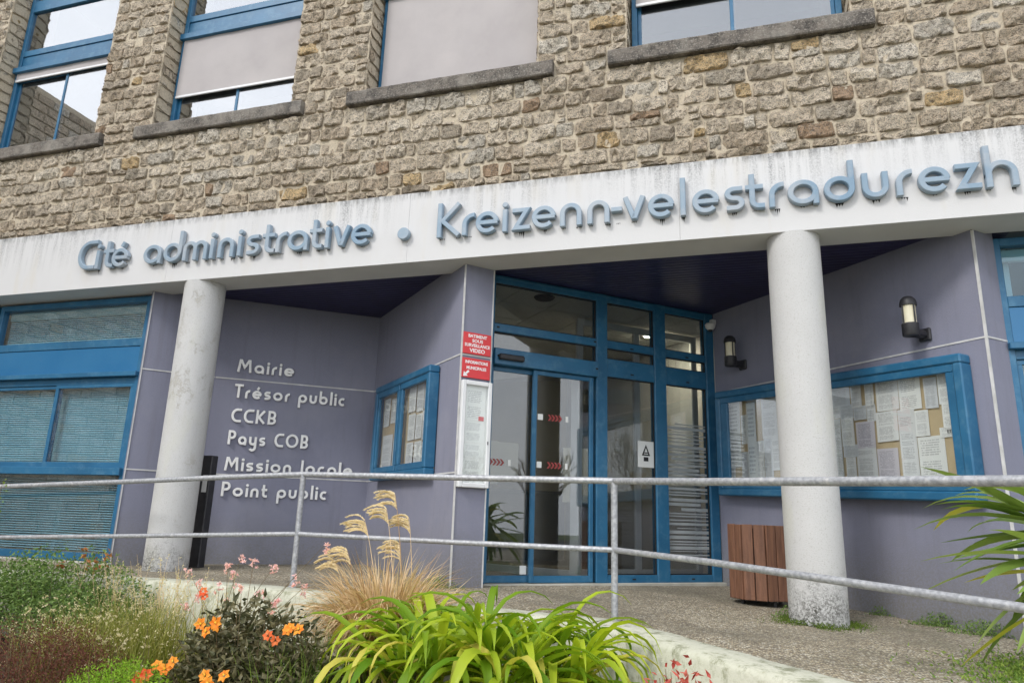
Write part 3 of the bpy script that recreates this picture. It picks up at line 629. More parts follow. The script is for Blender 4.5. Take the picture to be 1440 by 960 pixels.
# office behind the left windows and the room behind the right one
mb = MB(); mb.box(W, -11.2, -6.3, -9.6, -9.5, .0, 3.05); mb.box(W, -6.42, -6.32, -9.5, -6.42, 0, 3.05); mb.box(W, -11.2, -6.3, -9.6, -6.4, -.02, .02); mb.box(W, -11.3, -11.2, -9.6, -6.3, 0, 3.05); mb.build('office_wall', M['room'], B)
dk = MB(); dk.box(W, -8.3, -6.9, -7.9, -7.2, .70, .74); dk.box(W, -8.28, -8.22, -7.85, -7.25, .02, .70); dk.box(W, -6.98, -6.92, -7.85, -7.25, .02, .70)
o = dk.build('office_desk', M['room'], None); tag(o, 'grey desk seen through the blinds of the lower left window', 'desk')
dk = MB(); dk.box(W, -7.75, -7.25, -7.6, -7.55, .82, 1.14, bev=.01); dk.box(W, -7.55, -7.45, -7.56, -7.53, .75, .83); dk.box(W, -7.62, -7.38, -7.65, -7.45, .742, .757)
o = dk.build('computer_screen', M['black'], None); tag(o, 'dark computer screen on the desk behind the window blinds', 'monitor')
mb = MB(); mb.box(W, 2.3, 4.9, -9, -8.9, 0, 3.05); mb.box(W, 2.2, 2.3, -9, -6.62, 0, 3.05); mb.box(W, 2.2, 4.9, -9, -6.5, -.4, 0); mb.build('office_wall', M['white_metal'], B)
# ---------------------------------------------------------------- entrance screen
D = DOOR; NF = .0
es = MB()
for a, b_ in ((-.05, .012), (1.225, 1.36), (1.985, 2.14), (2.715, 2.835)): es.box(D, a, b_, -.10, 0, .03, CZ-.002, bev=.005)
es.box(D, .012, 2.715, -.098, -.003, 2.985, CZ-.004, bev=.005)
for a, b_ in ((.012, 1.225), (1.36, 1.985), (2.14, 2.715)): es.box(D, a, b_, -.09, -.006, 2.465, 2.55, bev=.004)
es.box(D, .012, 1.225, -.12, .035, 2.12, 2.285, bev=.006)
for a, b_ in ((1.36, 1.985), (2.14, 2.715)): es.box(D, a, b_, -.09, -.005, 2.15, 2.345, bev=.004); es.box(D, a, b_, -.09, -.005, .03, .105, bev=.004)
ES = es.build('entrance_screen', M['blue'], B)
bar(D, .012, 2.715, -.09, .003, 3.035, 3.05, ES, 'cover_strip')
for a, b_, z0, z1 in ((.012, 1.225, 2.55, 2.985), (.012, 1.225, 2.285, 2.465), (1.36, 1.985, 2.55, 2.985), (1.36, 1.985, 2.345, 2.465), (2.14, 2.715, 2.55, 2.985), (2.14, 2.715, 2.345, 2.465), (1.36, 1.985, .105, 2.15), (2.14, 2.715, .105, 2.15)):
    pane(D, a-.005, b_+.005, z0-.005, z1+.005, -.045, M['glass'], ES)
    g = MB()
    for q in ((a, a+.012, z0, z1), (b_-.012, b_, z0, z1), (a+.012, b_-.012, z0, z0+.012), (a+.012, b_-.012, z1-.012, z1)): g.box(D, q[0], q[1], -.04, -.028, q[2], q[3])
    g.build('gasket', M['dark'], ES)
def leaf(u0, u1, n):
    l = MB(); q = .045
    l.box(D, u0, u0+q, n-.04, n, .035, 2.115, bev=.004); l.box(D, u1-q, u1, n-.04, n, .035, 2.115, bev=.004)
    l.box(D, u0+q, u1-q, n-.038, n-.002, .035, .10, bev=.004); l.box(D, u0+q, u1-q, n-.038, n-.002, 2.07, 2.115, bev=.004)
    o = l.build('sliding_door', M['blue'], B)
    mb = MB(); mb.box(D, u0+q-.003, u1-q+.003, n-.022, n-.016, .097, 2.073); mb.build('pane', M['glass'], o)
    for z0 in (1.36, .93): 
        pass
    s_ = MB(); s_.box(D, u0+q+.015 if u0 > .3 else u1-q-.10, u0+q+.075 if u0 > .3 else u1-q-.03, n-.015, n-.013, (1.61 if u0 > .3 else .11), (1.67 if u0 > .3 else .19)); s_.build('sticker', M['sticker'], o)
    if u0 > .3:
        s_ = MB(); s_.box(D, u0+q+.015, u0+q+.07, n-.015, n-.013, 1.13, 1.19); s_.build('sticker', M['sticker'], o)
    # row of red chevrons and grey squares across the glass
    for zc in (1.64, 1.16):
        if u0 < .3 and zc > 1.2: continue
        for k in range(4):
            c_ = MB(); x = (u0+q+.13 if u0 > .3 else u0+.03)+k*.040; h_ = .032
            P = lambda u, z: D.P(u, n-.0145, z)
            c_.add([P(x, zc+h_), P(x+.022, zc+h_), P(x+.05, zc), P(x+.022, zc-h_), P(x, zc-h_), P(x+.028, zc)], [(0, 5, 2, 1), (5, 4, 3, 2)]); c_.build('chevron', M['chevron'], o)
        g_ = MB(); x = (u0+q+.34 if u0 > .3 else u0+.24)
        g_.box(D, x, x+.03, n-.0148, n-.0138, zc-.03, zc+.03); g_.build('sticker', M['sticker'], o)
    return o
leaf(.0, .545, -.052); leaf(.475, 1.19, -.005-.1+.098)
mb = MB(); mb.box(D, .05, .33, .035, .075, 2.165, 2.225, bev=.012); o = mb.build('motion_sensor', M['black'], None); tag(o, 'small black motion sensor above the sliding doors', 'sensor')
for u in (.04, 1.19): 
    for z in (2.51, 2.205): mb = MB(); mb.box(D, u, u+.028, -.0065 if z > 2.4 else .034, -.002 if z > 2.4 else .038, z-.009, z+.009); mb.build('drain_cap', M['dark'], ES)
for u in (1.66, 2.42):
    for z in (2.49, 2.20, .065): mb = MB(); mb.box(D, u, u+.04, -.006, -.001, z-.007, z+.007); mb.build('drain_cap', M['dark'], ES)
mb = MB(); mb.box(D, -.05, 2.84, -.3, .06, -.1, .030, bev=.005); mb.build('threshold', M['concrete_pale'], B)
# notice on the fixed pane
nt_ = MB(); nt_.box(D, 1.765, 1.975, -.038, -.034, 1.21, 1.49); NT = nt_.build('door_notice', M['sticker'], None); tag(NT, 'white notice with a black triangle on the fixed pane beside the sliding doors', 'notice')
mb = MB(); P = lambda u, z: D.P(u, -.0325, z)
mb.add([P(1.815, 1.335), P(1.925, 1.335), P(1.87, 1.455), P(1.84, 1.35), P(1.90, 1.35), P(1.87, 1.42)], [(0, 1, 4, 3), (1, 2, 5, 4), (2, 0, 3, 5)]); mb.box(D, 1.84, 1.90, -.034, -.0325, 1.275, 1.32)
for k in range(3): mb.box(D, 1.835, 1.905, -.034, -.0325, 1.338+.022*k, 1.350+.022*k) if k < 2 else None
mb.build('printed_triangle', M['dark'], NT)
# frosted stripes on the right hand pane
k = 0; z = .30; r_ = random.Random(3)
while z < 1.75:
    h = r_.choice((.008, .014, .026, .034)); a0 = 2.155+(r_.random() < .3)*r_.uniform(.02, .22)
    mb = MB(); mb.box(D, a0, 2.70-(r_.random() < .25)*r_.uniform(.02, .15), -.044, -.0425, z, z+h); mb.build('frosted_stripe', M['frost'], ES); z += h+r_.choice((.014, .02, .028))
# lobby
Lb = MB()
Lb.box(D, -.2, 3.4, -6.2, -.3, -.06, .022); lf = Lb.build('lobby_floor', M['lobby_floor'], B)
mb = MB(); mb.box(D, -.24, -.2, -6.2, -.32, 0, 3.06); mb.box(D, 3.3, 3.4, -6.2, -.32, 0, 3.06); mb.box(D, -.2, 3.3, -6.3, -6.2, 0, 3.06); mb.build('lobby_wall', M['room'], B)
mb = MB(); mb.box(D, -.2, 3.3, -6.2, -.103, 3.04, 3.06); lc = mb.build('lobby_ceiling', M['dark'], B)
for i in range(6):
    for j in range(10):
        u = -.18+i*.575; n = -.11-j*.6
        mb = MB(); mb.box(D, u, u+.565, n-.588, n, 3.025, 3.039, bev=.003); mb.build('ceiling_tile', M['tile'], lc)
# inner airlock: pale grey frames with open leaves
def frame_box(F, u0, u1, z0, z1, n0, n1, e, par, nm='inner_frame', m='white_metal', mids=()):
    mb = MB()
    mb.box(F, u0, u0+e, n0, n1, z0, z1, bev=.004); mb.box(F, u1-e, u1, n0, n1, z0, z1, bev=.004); mb.box(F, u0+e, u1-e, n0, n1, z0, z0+e, bev=.004); mb.box(F, u0+e, u1-e, n0, n1, z1-e, z1, bev=.004)
    for q in mids: mb.box(F, q-e/2, q+e/2, n0, n1, z0+e, z1-e, bev=.004)
    o = mb.build(nm, M[m], par); p_ = MB(); p_.box(F, u0+e-.003, u1-e+.003, (n0+n1)/2-.003, (n0+n1)/2+.003, z0+e-.003, z1-e+.003); p_.build('pane', M['glass'], o); return o
A1 = D.P(.50, -1.55, 0); A2 = D.P(1.13, -.22, 0); FI = Fr((A1.x, A1.y), (A2.x, A2.y)); frame_box(FI, 0, FI.L, .03, 2.35, -.05, 0, .10, B, 'inner_door')
A1 = D.P(1.42, -.75, 0); A2 = D.P(3.2, -.75, 0); FI = Fr((A1.x, A1.y), (A2.x, A2.y)); frame_box(FI, 0, FI.L, .03, 3.0, -.05, 0, .08, B, 'inner_screen', mids=(.85,))
A1 = D.P(-.18, -1.7, 0); A2 = D.P(.6, -1.7, 0); FI = Fr((A1.x, A1.y), (A2.x, A2.y)); frame_box(FI, 0, FI.L, .03, 3.0, -.05, 0, .08, B, 'inner_screen', mids=(.5,))
A1 = D.P(-.16, -.5, 0); A2 = D.P(-.16, -1.65, 0); FI = Fr((A1.x, A1.y), (A2.x, A2.y)); frame_box(FI, 0, FI.L, .03, 2.5, -.02, .03, .07, B, 'inner_screen')
# poster boards, counter and chair inside
for (u, n, z0, z1, w_) in ((.95, -2.9, 1.1, 1.7, .45), (1.55, -3.4, 1.2, 1.75, .4), (2.5, -3.0, .9, 1.7, .5)):
    mb = MB(); mb.box(D, u, u+w_, n-.02, n, z0, z1); o = mb.build('lobby_poster', M['sticker'], None); tag(o, {.95: 'pale poster hanging deep inside the lobby behind the sliding doors', 1.55: 'narrow pale poster inside the lobby behind the fixed pane', 2.5: 'large pale poster inside the lobby behind the striped pane'}[u], 'poster')
mb = MB(); mb.box(D, 1.5, 3.1, -4.6, -4.0, .02, 1.05, bev=.01); mb.box(D, 1.45, 3.15, -4.65, -3.9, 1.052, 1.09, bev=.008)
o = mb.build('reception_counter', M['room_dark'], None); tag(o, 'dark reception counter deep inside the lobby', 'counter')
em = bpy.data.materials.new('lamp_emitter'); em.use_nodes = True; eb = em.node_tree.nodes['Principled BSDF']; eb.inputs['Emission Color'].default_value = (1, .86, .62, 1); eb.inputs['Emission Strength'].default_value = 160
LIGHTS = ((-.951, 9.128, 'round warm ceiling light seen through the top middle pane'), (-.693, 10.904, 'round warm ceiling light seen through the narrow right pane'))
for k, (u, n, lab) in enumerate(LIGHTS):
    c_ = Vector((u, n, 0)); t_ = thing('ceiling_light', lab, 'light', (c_.x, c_.y, 3.02), 'ceiling lights in the lobby')
    mb = MB(); mb.lathe((c_.x, c_.y), [(.11, 3.010), (.115, 3.022)], 20); mb.build('trim_ring', M['white_metal'], t_)
    mb = MB(); mb.lathe((c_.x, c_.y), [(.08, 3.004), (.082, 3.0095)], 20); mb.build('diffuser', em, t_)

mb = MB(); mb.lathe((-1.92, 7.30), [(.10, 3.0), (.12, 3.022)], 16); o = mb.build('smoke_detector', M['black'], None); tag(o, 'dark round ceiling fitting just inside above the sliding doors', 'detector')
# ---------------------------------------------------------------- notice boards
TL = -.035
def notice_board(F, u0, u1, z0, z1, dep, gl, tilt, label, sheets, seed):
    o_ = F.P((u0+u1)/2, 0, z0); t_ = thing('notice_board', label, 'notice board', o_)
    tl = lambda u: tilt*(u)
    Ft = F
    zs = -tilt*(u0+u1)/2
    mb = MB(); e = .075
    # casing: four thick sides with a stepped front
    mb.box(F, u0, u1, .005, dep, z1+zs-e, z1+zs, bev=.012, tilt=tilt); mb.box(F, u0, u1, .005, dep, z0+zs, z0+zs+e, bev=.012, tilt=tilt)
    mb.box(F, u0, u0+e, .006, dep-.001, z0+zs+e, z1+zs-e, bev=.010, tilt=tilt); mb.box(F, u1-e, u1, .006, dep-.001, z0+zs+e, z1+zs-e, bev=.010, tilt=tilt)
    mb.build('casing', M['blue'], t_)
    mb = MB(); mb.box(F, u0+.02, u1-.02, .004, .03, z0+zs+.02, z1+zs-.02, tilt=tilt); mb.build('cork_back', M['cork'], t_)
    for gi, (a, b_) in enumerate(gl):
        mb = MB(); q = .065; a_ = u0+e if gi == 0 else a-q; b2 = u1-e if gi == len(gl)-1 else b_+q; g0, g1 = z0+zs+e, z1+zs-e
        mb.box(F, a_, b2, dep-.05, dep-.012, g1-q, g1, bev=.006, tilt=tilt); mb.box(F, a_, b2, dep-.05, dep-.012, g0, g0+q, bev=.006, tilt=tilt)
        mb.box(F, a_, a, dep-.05, dep-.013, g0+q, g1-q, bev=.006, tilt=tilt); mb.box(F, b_, b2, dep-.05, dep-.013, g0+q, g1-q, bev=.006, tilt=tilt)
        o = mb.build('glazed_door', M['blue'], t_)
        mb = MB(); mb.box(F, a-.004, b_+.004, dep-.034, dep-.029, g0+q-.004, g1-q+.004, tilt=tilt); mb.build('pane', M['glass_case'], o)
    rr = random.Random(seed)
    for k, s_ in enumerate(sheets):
        a, za, b_, zb = s_[:4]; za, zb = max(za, zb)+.004, min(za, zb)-.012; a -= .006; b_ += .010; mb = MB(); nn = .034+.0012*(k % 6); sk = rr.uniform(-.004, .004)
        # a curling sheet: four columns of vertices
        vs = []; uvs = []; kx = 4
        for i in range(kx+1):
            f_ = i/kx; cu = .004*(2*f_-1)**2*rr.uniform(.3, 1)
            for zz, vv in ((zb, 0), (za, 1)): vs.append(F.P(a+(b_-a)*f_, nn+cu+(.006 if vv == 0 else 0)*rr.random(), zz+zs*0+sk*(f_-.5))); uvs.append((f_, vv))
        fs = [(2*i, 2*i+2, 2*i+3, 2*i+1) for i in range(kx)]; mb.add(vs, fs)
        for f in fs: mb.uv += [uvs[i] for i in f]
        mb.build('paper_sheet', PAPERS[s_[4] if len(s_) > 4 else rr.randrange(5)], t_)
    return t_
SH = [(.22, 1.97, .40, 1.26, 4), (.20, 1.27, .30, 1.02, 4), (.52, 1.92, .63, 1.12, 4), (.74, 1.93, .95, 1.53, 1), (.75, 1.52, .85, 1.10, 2), (.86, 1.52, .97, 1.20, 1),
 (.43, 1.80, .50, 1.5, 4), (.64, 1.5, .73, 1.1, 0), (.42, 1.4, .5, 1.08, 2), (2.455, 1.60, 2.56, 1.40, 0), (2.56, 1.86, 2.66, 1.62, 2), (1.0, 1.93, 1.2, 1.62, 0), (1.02, 1.6, 1.2, 1.3, 1), (1.24, 1.92, 1.44, 1.6, 0), (1.25, 1.58, 1.42, 1.28, 2), (1.05, 1.27, 1.25, 1.08, 0), (1.46, 1.93, 1.62, 1.66, 1), (1.46, 1.6, 1.62, 1.3, 0),
 (1.64, 1.94, 1.82, 1.745, 2), (1.63, 1.74, 1.71, 1.64, 1), (1.72, 1.74, 1.845, 1.625, 2), (1.85, 1.92, 1.945, 1.715, 1), (1.865, 1.71, 1.985, 1.60, 2), (2.0, 1.91, 2.075, 1.715, 0), (2.0, 1.71, 2.075, 1.575, 1), (2.11, 1.915, 2.31, 1.65, 0), (2.33, 1.90, 2.515, 1.63, 4),
 (1.64, 1.62, 1.70, 1.08, 2), (1.72, 1.62, 1.84, 1.375, 0), (1.73, 1.37, 1.865, 1.275, 2), (1.875, 1.565, 2.05, 1.345, 3), (1.86, 1.34, 2.045, 1.07, 1), (1.74, 1.265, 1.83, 1.07, 0), (2.09, 1.63, 2.28, 1.385, 0), (2.07, 1.31, 2.255, 1.06, 3), (2.30, 1.625, 2.44, 1.06, 1), (2.455, 1.38, 2.67, 1.05, 4), (2.68, 1.88, 2.80, 1.64, 0), (2.695, 1.635, 2.80, 1.45, 4), (2.655, 1.44, 2.80, 1.375, 4)]
NBR = notice_board(RW, .13, 2.945, .90, 2.045, .14, ((.31, 2.80),), TL, 'long blue framed notice board covered with typed sheets behind the right column', SH, 5)
# a heading on the lowest right sheet
def text(body, F, u, n, z, size, m, par, name='lettering', depth=.001, bold=0.0, width=None, align='CENTER', sx_=1., tilt=0):
    cu = bpy.data.curves.new('t', 'FONT'); cu.body = body; cu.size = size; cu.align_x = align; cu.align_y = 'CENTER'; cu.offset = bold; cu.extrude = depth/2; cu.resolution_u = 3
    to = bpy.data.objects.new('t', cu); col.objects.link(to); bpy.context.view_layer.update()
    me = bpy.data.meshes.new_from_object(to); bpy.data.objects.remove(to); bpy.data.curves.remove(cu)
    xs1 = [v.co.x for v in me.vertices]; wd = max(xs1)-min(xs1); k = (width/wd) if width else sx_; cx = (max(xs1)+min(xs1))/2 if align == 'CENTER' else min(xs1)
    mb = MB(); mb.add([F.P(u+(v.co.x-cx)*k, n+v.co.z, z+v.co.y+tilt*(v.co.x-cx)) for v in me.vertices], [tuple(p_.vertices) for p_ in me.polygons])
    bpy.data.meshes.remove(me); return mb.build(name, m, par)
text('ETAT', RW, 2.76, .052, 1.405, .035, M['dark'], NBR, bold=.0006)
SH2 = [(.56, 1.93, .74, 1.62, 4), (.80, 1.90, .98, 1.64, 0), (1.02, 1.93, 1.2, 1.5, 4), (.58, 1.5, .9, 1.12, 1), (.95, 1.45, 1.2, 1.1, 0), (1.36, 1.95, 1.55, 1.7, 0), (1.58, 1.95, 1.76, 1.68, 1), (1.79, 1.93, 1.94, 1.7, 2), (1.38, 1.66, 1.56, 1.4, 4), (1.6, 1.64, 1.75, 1.4, 0), (1.78, 1.66, 1.94, 1.38, 1), (1.37, 1.36, 1.55, 1.12, 0), (1.58, 1.36, 1.76, 1.12, 4), (1.79, 1.34, 1.93, 1.12, 0)]
NBL = notice_board(WING, .42, 2.075, 1.0, 2.085, .12, ((.545, 1.14), (1.30, 1.97)), 0, 'blue two-door notice board on the wing wall left of the entrance', SH2, 9)

# ---------------------------------------------------------------- signs on the pier
S1 = MB(); S1.box(NOSE, .005, .305, .012, .018, 2.125, 2.335, bev=.002); S1o = tag(S1.build('warning_sign', M['red'], None), 'upper red sign on the pier: batiment sous surveillance video', 'sign')
for k, (tx, zz, ww, sz) in enumerate((('BATIMENT', 2.300, .20, .042), ('SOUS', 2.255, .115, .042), ('SURVEILLANCE', 2.210, .27, .042), ('VIDEO', 2.160, .165, .050))): text(tx, NOSE, .157, .0187, zz, sz, M['white_print'], S1o, 'line_of_text', bold=.0012, width=ww)
S2 = MB(); S2.box(NOSE, .005, .305, .012, .018, 1.895, 2.085, bev=.002); S2o = tag(S2.build('direction_sign', M['red'], None), 'lower red sign on the pier: informations municipales with an arrow', 'sign')
text('INFORMATIONS', NOSE, .157, .0187, 2.045, .040, M['white_print'], S2o, 'line_of_text', bold=.0012, width=.24); text('MUNICIPALES', NOSE, .157, .0187, 1.990, .040, M['white_print'], S2o, 'line_of_text', bold=.0012, width=.21)
mb = MB(); P = lambda u, z: NOSE.P(u, .019, z)
mb.add([P(.02, 1.905), P(.068, 1.912), P(.053, 1.925), P(.085, 1.953), P(.070, 1.968), P(.040, 1.938), P(.026, 1.953)], [(0, 1, 2), (2, 3, 4, 5), (0, 2, 5), (0, 5, 6)]); mb.build('arrow', M['white_print'], S2o)
CS = thing('display_case', 'tall narrow white display case on the pier beneath the two red signs', 'display case', NOSE.P(.16, 0, .88))
mb = MB(); e = .042
for q in ((0.005, .005+e, .885, 1.865), (.32-e, .32, .885, 1.865), (.005+e, .32-e, .885, .885+e), (.005+e, .32-e, 1.865-e, 1.865)): mb.box(NOSE, q[0], q[1], .011, .055, q[2], q[3], bev=.006)
mb.build('frame', M['white_metal'], CS)
mb = MB(); mb.box(NOSE, .01, .315, .011, .016, .89, 1.86); mb.build('backing', M['white_print'], CS)
mb = MB(); mb.box(NOSE, .045, .28, .040, .043, .925, 1.826); mb.build('pane', M['glass_case'], CS)
for k, (z0, z1) in enumerate(((1.50, 1.80), (1.30, 1.49), (1.16, 1.28), (.95, 1.14))):
    mb = MB(); vs = [NOSE.P(.06, .0185, z0), NOSE.P(.265, .0185, z0), NOSE.P(.265, .0185, z1), NOSE.P(.06, .0185, z1)]; mb.add(vs, [(0, 1, 2, 3)]); mb.uv = [(0, 0), (1, 0), (1, 1), (0, 1)]
    mb.build('paper_sheet', PAPERS[4], CS)
mb = MB(); mb.box(NOSE, .20, .255, .0195, .0205, 1.50, 1.54); mb.build('red_label', M['red'], CS)
mb = MB(); mb.box(NOSE, .285, .292, .055, .062, 1.28, 1.31); mb.build('lock', M['dark'], CS)

# ---------------------------------------------------------------- wall lamps
def wall_lamp(u, zb, label):
    n0 = .19; c_ = RW.P(u, n0, 0); t_ = thing('wall_lamp', label, 'lamp', RW.P(u, 0, zb), 'bulkhead wall lamps on the right wall')
    mb = MB(); mb.lathe((c_.x, c_.y), [(.060, zb+.0), (.066, zb+.01), (.066, zb+.105), (.050, zb+.112)], 24)
    arm = MB(); arm.box(RW, u-.036, u+.036, .02, n0+.01, zb+.0, zb+.07, bev=.02); arm.box(RW, u-.055, u+.055, 0, .028, zb-.02, zb+.09, bev=.01)
    autosmooth(mb.build('lamp_base', M['black'], t_)); arm.build('bracket', M['black'], t_)
    g_ = MB(); g_.lathe((c_.x, c_.y), [(.053, zb+.108), (.053, zb+.270)], 24); autosmooth(g_.build('diffuser', M['lamp_glass'], t_))
    cap = MB(); cap.lathe((c_.x, c_.y), [(.066, zb+.262), (.066, zb+.285), (.058, zb+.315), (.038, zb+.338), (.014, zb+.347)], 24); autosmooth(cap.build('cap', M['black'], t_))
    for k in range(4):
        an = k*math.pi/2+.5; x, y = c_.x+.060*math.cos(an), c_.y+.060*math.sin(an); rb = MB(); rb.tube([(x, y, zb+.10), (x, y, zb+.27)], .0065, 6); rb.build('rib', M['black'], t_)
wall_lamp(.47, 2.33, 'black wall lamp between the entrance and the right column'); wall_lamp(2.60, 2.20, 'black wall lamp with cream diffuser right of the right column')
# dome camera
mb = MB(); c_ = RW.P(.03, .07, 0); mb.lathe((c_.x, c_.y), [(.03, 2.86), (.055, 2.885), (.062, 2.92), (.05, 2.94)], 18); mb.box(RW, .0, .06, .0, .06, 2.93, 2.99, bev=.006)
o = autosmooth(mb.build('security_camera', M['white_metal'], None)); tag(o, 'small pale security camera in the top right corner of the entrance', 'camera')
mb = MB(); mb.lathe((c_.x, c_.y), [(.014, 2.838), (.028, 2.852), (.029, 2.862)], 14); mb.build('lens', M['black'], o)
# black duct beside the left column
BP = MB(); c_ = (-5.45, 6.52); BP.box(W, c_[0]-.085, c_[0]+.085, -c_[1]-.05, -c_[1]+.05, 0, 1.19, bev=.008); BPo = BP.build('black_post', M['black'], None); tag(BPo, 'flat black post standing behind the left column', 'post')
mb = MB(); mb.box(W, c_[0]-.0, c_[0]+.06, -c_[1]+.0503, -c_[1]+.052, .80, .98); mb.build('torn_sticker', M['soffit_grey'], BPo)

# ---------------------------------------------------------------- lettering built stroke by stroke
def arc(cx, cy, rx, ry, a0, a1, n=18): return [(cx+rx*math.cos(math.radians(a0+(a1-a0)*i/n)), cy+ry*math.sin(math.radians(a0+(a1-a0)*i/n))) for i in range(n+1)]
WD = dict(a=.98, b=.98, c=.80, d=.98, e=1.02, é=1.02, h=.86, i=.24, l=.24, m=1.30, n=.86, o=1.04, p=.98, r=.50, s=.74, t=.62, u=.86, v=.92, y=.9, z=.86, C=1.08, K=1.05, B=.92, M=1.42, O=1.5, P=.9, T=.92)
WD['-'] = .45
def glyph(c, w, H, A, s):
    q = s/2; S = []; ring = arc(w/2, H/2, w/2-q, H/2-q, 0, 360, 28)[:-1]
    if c == 'o': S = [(ring, 1)]
    elif c == 'O': S = [(arc(w/2, A/2, w/2-q, A/2-q, 0, 360, 32)[:-1], 1)]
    elif c == 'a': S = [(ring, 1), ([(w-q, 0), (w-q, H*.55)], 0)]
    elif c == 'd': S = [(ring, 1), ([(w-q, H*.42), (w-q, A)], 0)]
    elif c == 'b': S = [(ring, 1), ([(q, H*.42), (q, A)], 0)]
    elif c == 'p': S = [(ring, 1), ([(q, H*.55), (q, H-A)], 0)]
    elif c in 'eé':
        S = [(arc(w/2, H/2, w/2-q, H/2-q, 2, 318, 26), 0), ([(q, H/2), (w-q*.4, H/2)], 0)]
        if c == 'é': S.append(([(w*.52, H+s*.35), (w*.66, H+s*1.5)], 0))
    elif c == 'c': S = [(arc(w*.58, H/2, w*.58-q, H/2-q, 58, 302, 22), 0)]
    elif c == 'C': S = [([(w, A-q)]+arc(w*.62, A/2, w*.62-q, A/2-q, 80, 270, 22)+[(w, q)], 0)]
    elif c == 'h': S = [([(q, 0), (q, A)], 0), ([(q, H*.4)]+arc(w/2, H-q-(w-s)/2, (w-s)/2, (w-s)/2, 180, 0, 14)+[(w-q, 0)], 0)]
    elif c == 'n': S = [([(q, 0)]+arc(w/2, H-q-(w-s)/2, (w-s)/2, (w-s)/2, 180, 0, 16)+[(w-q, 0)], 0)]
    elif c == 'u': S = [([(q, H)]+arc(w/2, q+(w-s)/2, (w-s)/2, (w-s)/2, 180, 360, 16)+[(w-q, H)], 0)]
    elif c == 'm':
        m_ = w/2; r1 = (m_-q)/2; S = [([(q, 0)]+arc(q+r1, H-q-r1, r1, r1, 180, 0, 12)+[(m_, 0)], 0), (arc(m_+r1, H-q-r1, r1, r1, 180, 0, 12)+[(w-q, 0)], 0)]
    elif c in 'il':
        S = [([(w/2, 0), (w/2, H if c == 'i' else A)], 0)]
        if c == 'i': S.append(('disc', w/2, H+s*1.02, s*.60))
    elif c == 't':
        x = w*.36; r = w*.36; S = [([(x, A*.90), (x, q+r)]+arc(x+r, q+r, r, r, 180, 265, 8)+[(w, q)], 0), ([(0, H-q), (w*.95, H-q)], 0)]
    elif c == 'r': S = [([(q, 0)]+arc(q+(w-q)*.95, H-q-(w-q)*.95*.98, (w-q)*.95, (w-q)*.95*.98, 180, 92, 10)+[(w, H-q)], 0)]
    elif c == 's':
        r = (H-s)/4; rx = w/2-q; S = [([(w-q*.6, H-q)]+arc(w/2, H-q-r, rx, r, 85, 265, 12)+arc(w/2, q+r, rx, r, 85, -95, 12)+[(q*.6, q)], 0)]
    elif c == 'v': S = [([(q*.9, H), (w/2-q*.35, q*1.3), (w/2+q*.35, q*1.3), (w-q*.9, H)], 0)]
    elif c == 'y': S = [([(q, H)]+arc(w/2, q+(w-s)/2, (w-s)/2, (w-s)/2, 180, 360, 14), 0), ([(w-q, H), (w-q, q)]+arc(w/2, -(A-H)*.35, w/2-q, (A-H)*.55, 0, -150, 12), 0)]
    elif c == 'z': S = [([(0, H-q), (w-s*.72, H-q), (s*.72, q), (w, q)], 0)]
    elif c == '-': S = [([(0, H*.52), (w, H*.52)], 0)]
    elif c == 'K': S = [([(q, 0), (q, A)], 0), ([(w-q*1.1, A-q*.5), (s*1.15, A*.47), (w-q*.9, q*.4)], 0)]
    elif c == 'T': S = [([(0, A-q), (w, A-q)], 0), ([(w/2, 0), (w/2, A-s*.9)], 0)]
    elif c == 'M': S = [([(q, 0), (w*.17, A-q*1.6), (w*.24, A-q*1.6), (w*.5, A*.36), (w*.76, A-q*1.6), (w*.83, A-q*1.6), (w-q, 0)], 0)]
    elif c in 'PB':
        y1 = A*.46; r = (A-q-y1)/2; rx = w-q-(w*.5); S = [([(q, 0), (q, A-q), (w*.5, A-q)]+arc(w*.5, y1+r, rx*(.92 if c == 'B' else 1), r, 80, -80, 10)+[(w*.5, y1), (q, y1)], 0)]
        if c == 'B': r2 = (y1-q)/2; S.append(([(w*.5, y1)]+arc(w*.5, q+r2, rx, r2, 80, -80, 10)+[(w*.5, q), (q, q)], 0))
    return S
def stroke(mb, F, u0, z0, pts, closed, s, n0, d, front=None):
    n = len(pts); L = []; ch = min(.006, s*.14)
    for i, p in enumerate(pts):
        a = Vector(pts[(i-1) % n] if (closed or i > 0) else p); b_ = Vector(pts[(i+1) % n] if (closed or i < n-1) else p); p = Vector(p)
        d1 = (p-a); d2 = (b_-p); d1 = d1.normalized() if d1.length > 1e-7 else d2.normalized(); d2 = d2.normalized() if d2.length > 1e-7 else d1
        t_ = (d1+d2); t_ = t_.normalized() if t_.length > 1e-6 else d1; nr = Vector((-t_.y, t_.x)); k = 1/max(.5, nr.dot(Vector((-d1.y, d1.x))))
        prof = [(-s/2, 0), (-s/2, d-ch), (-s/2+ch, d), (s/2-ch, d), (s/2, d-ch), (s/2, 0)]
        for o_, dn in prof: q_ = p+nr*o_*k; L.append(F.P(u0+q_.x, n0+dn, z0+q_.y))
    fs = []; mi = []
    for i in range(n if closed else n-1):
        j = (i+1) % n
        for k in range(5): fs.append((i*6+k, j*6+k, j*6+k+1, i*6+k+1))
    if not closed: fs.append(tuple(reversed(range(6)))); fs.append(tuple((n-1)*6+k for k in range(6)))
    o0 = len(mb.v); mb.add(L, [tuple(reversed(f)) for f in fs])
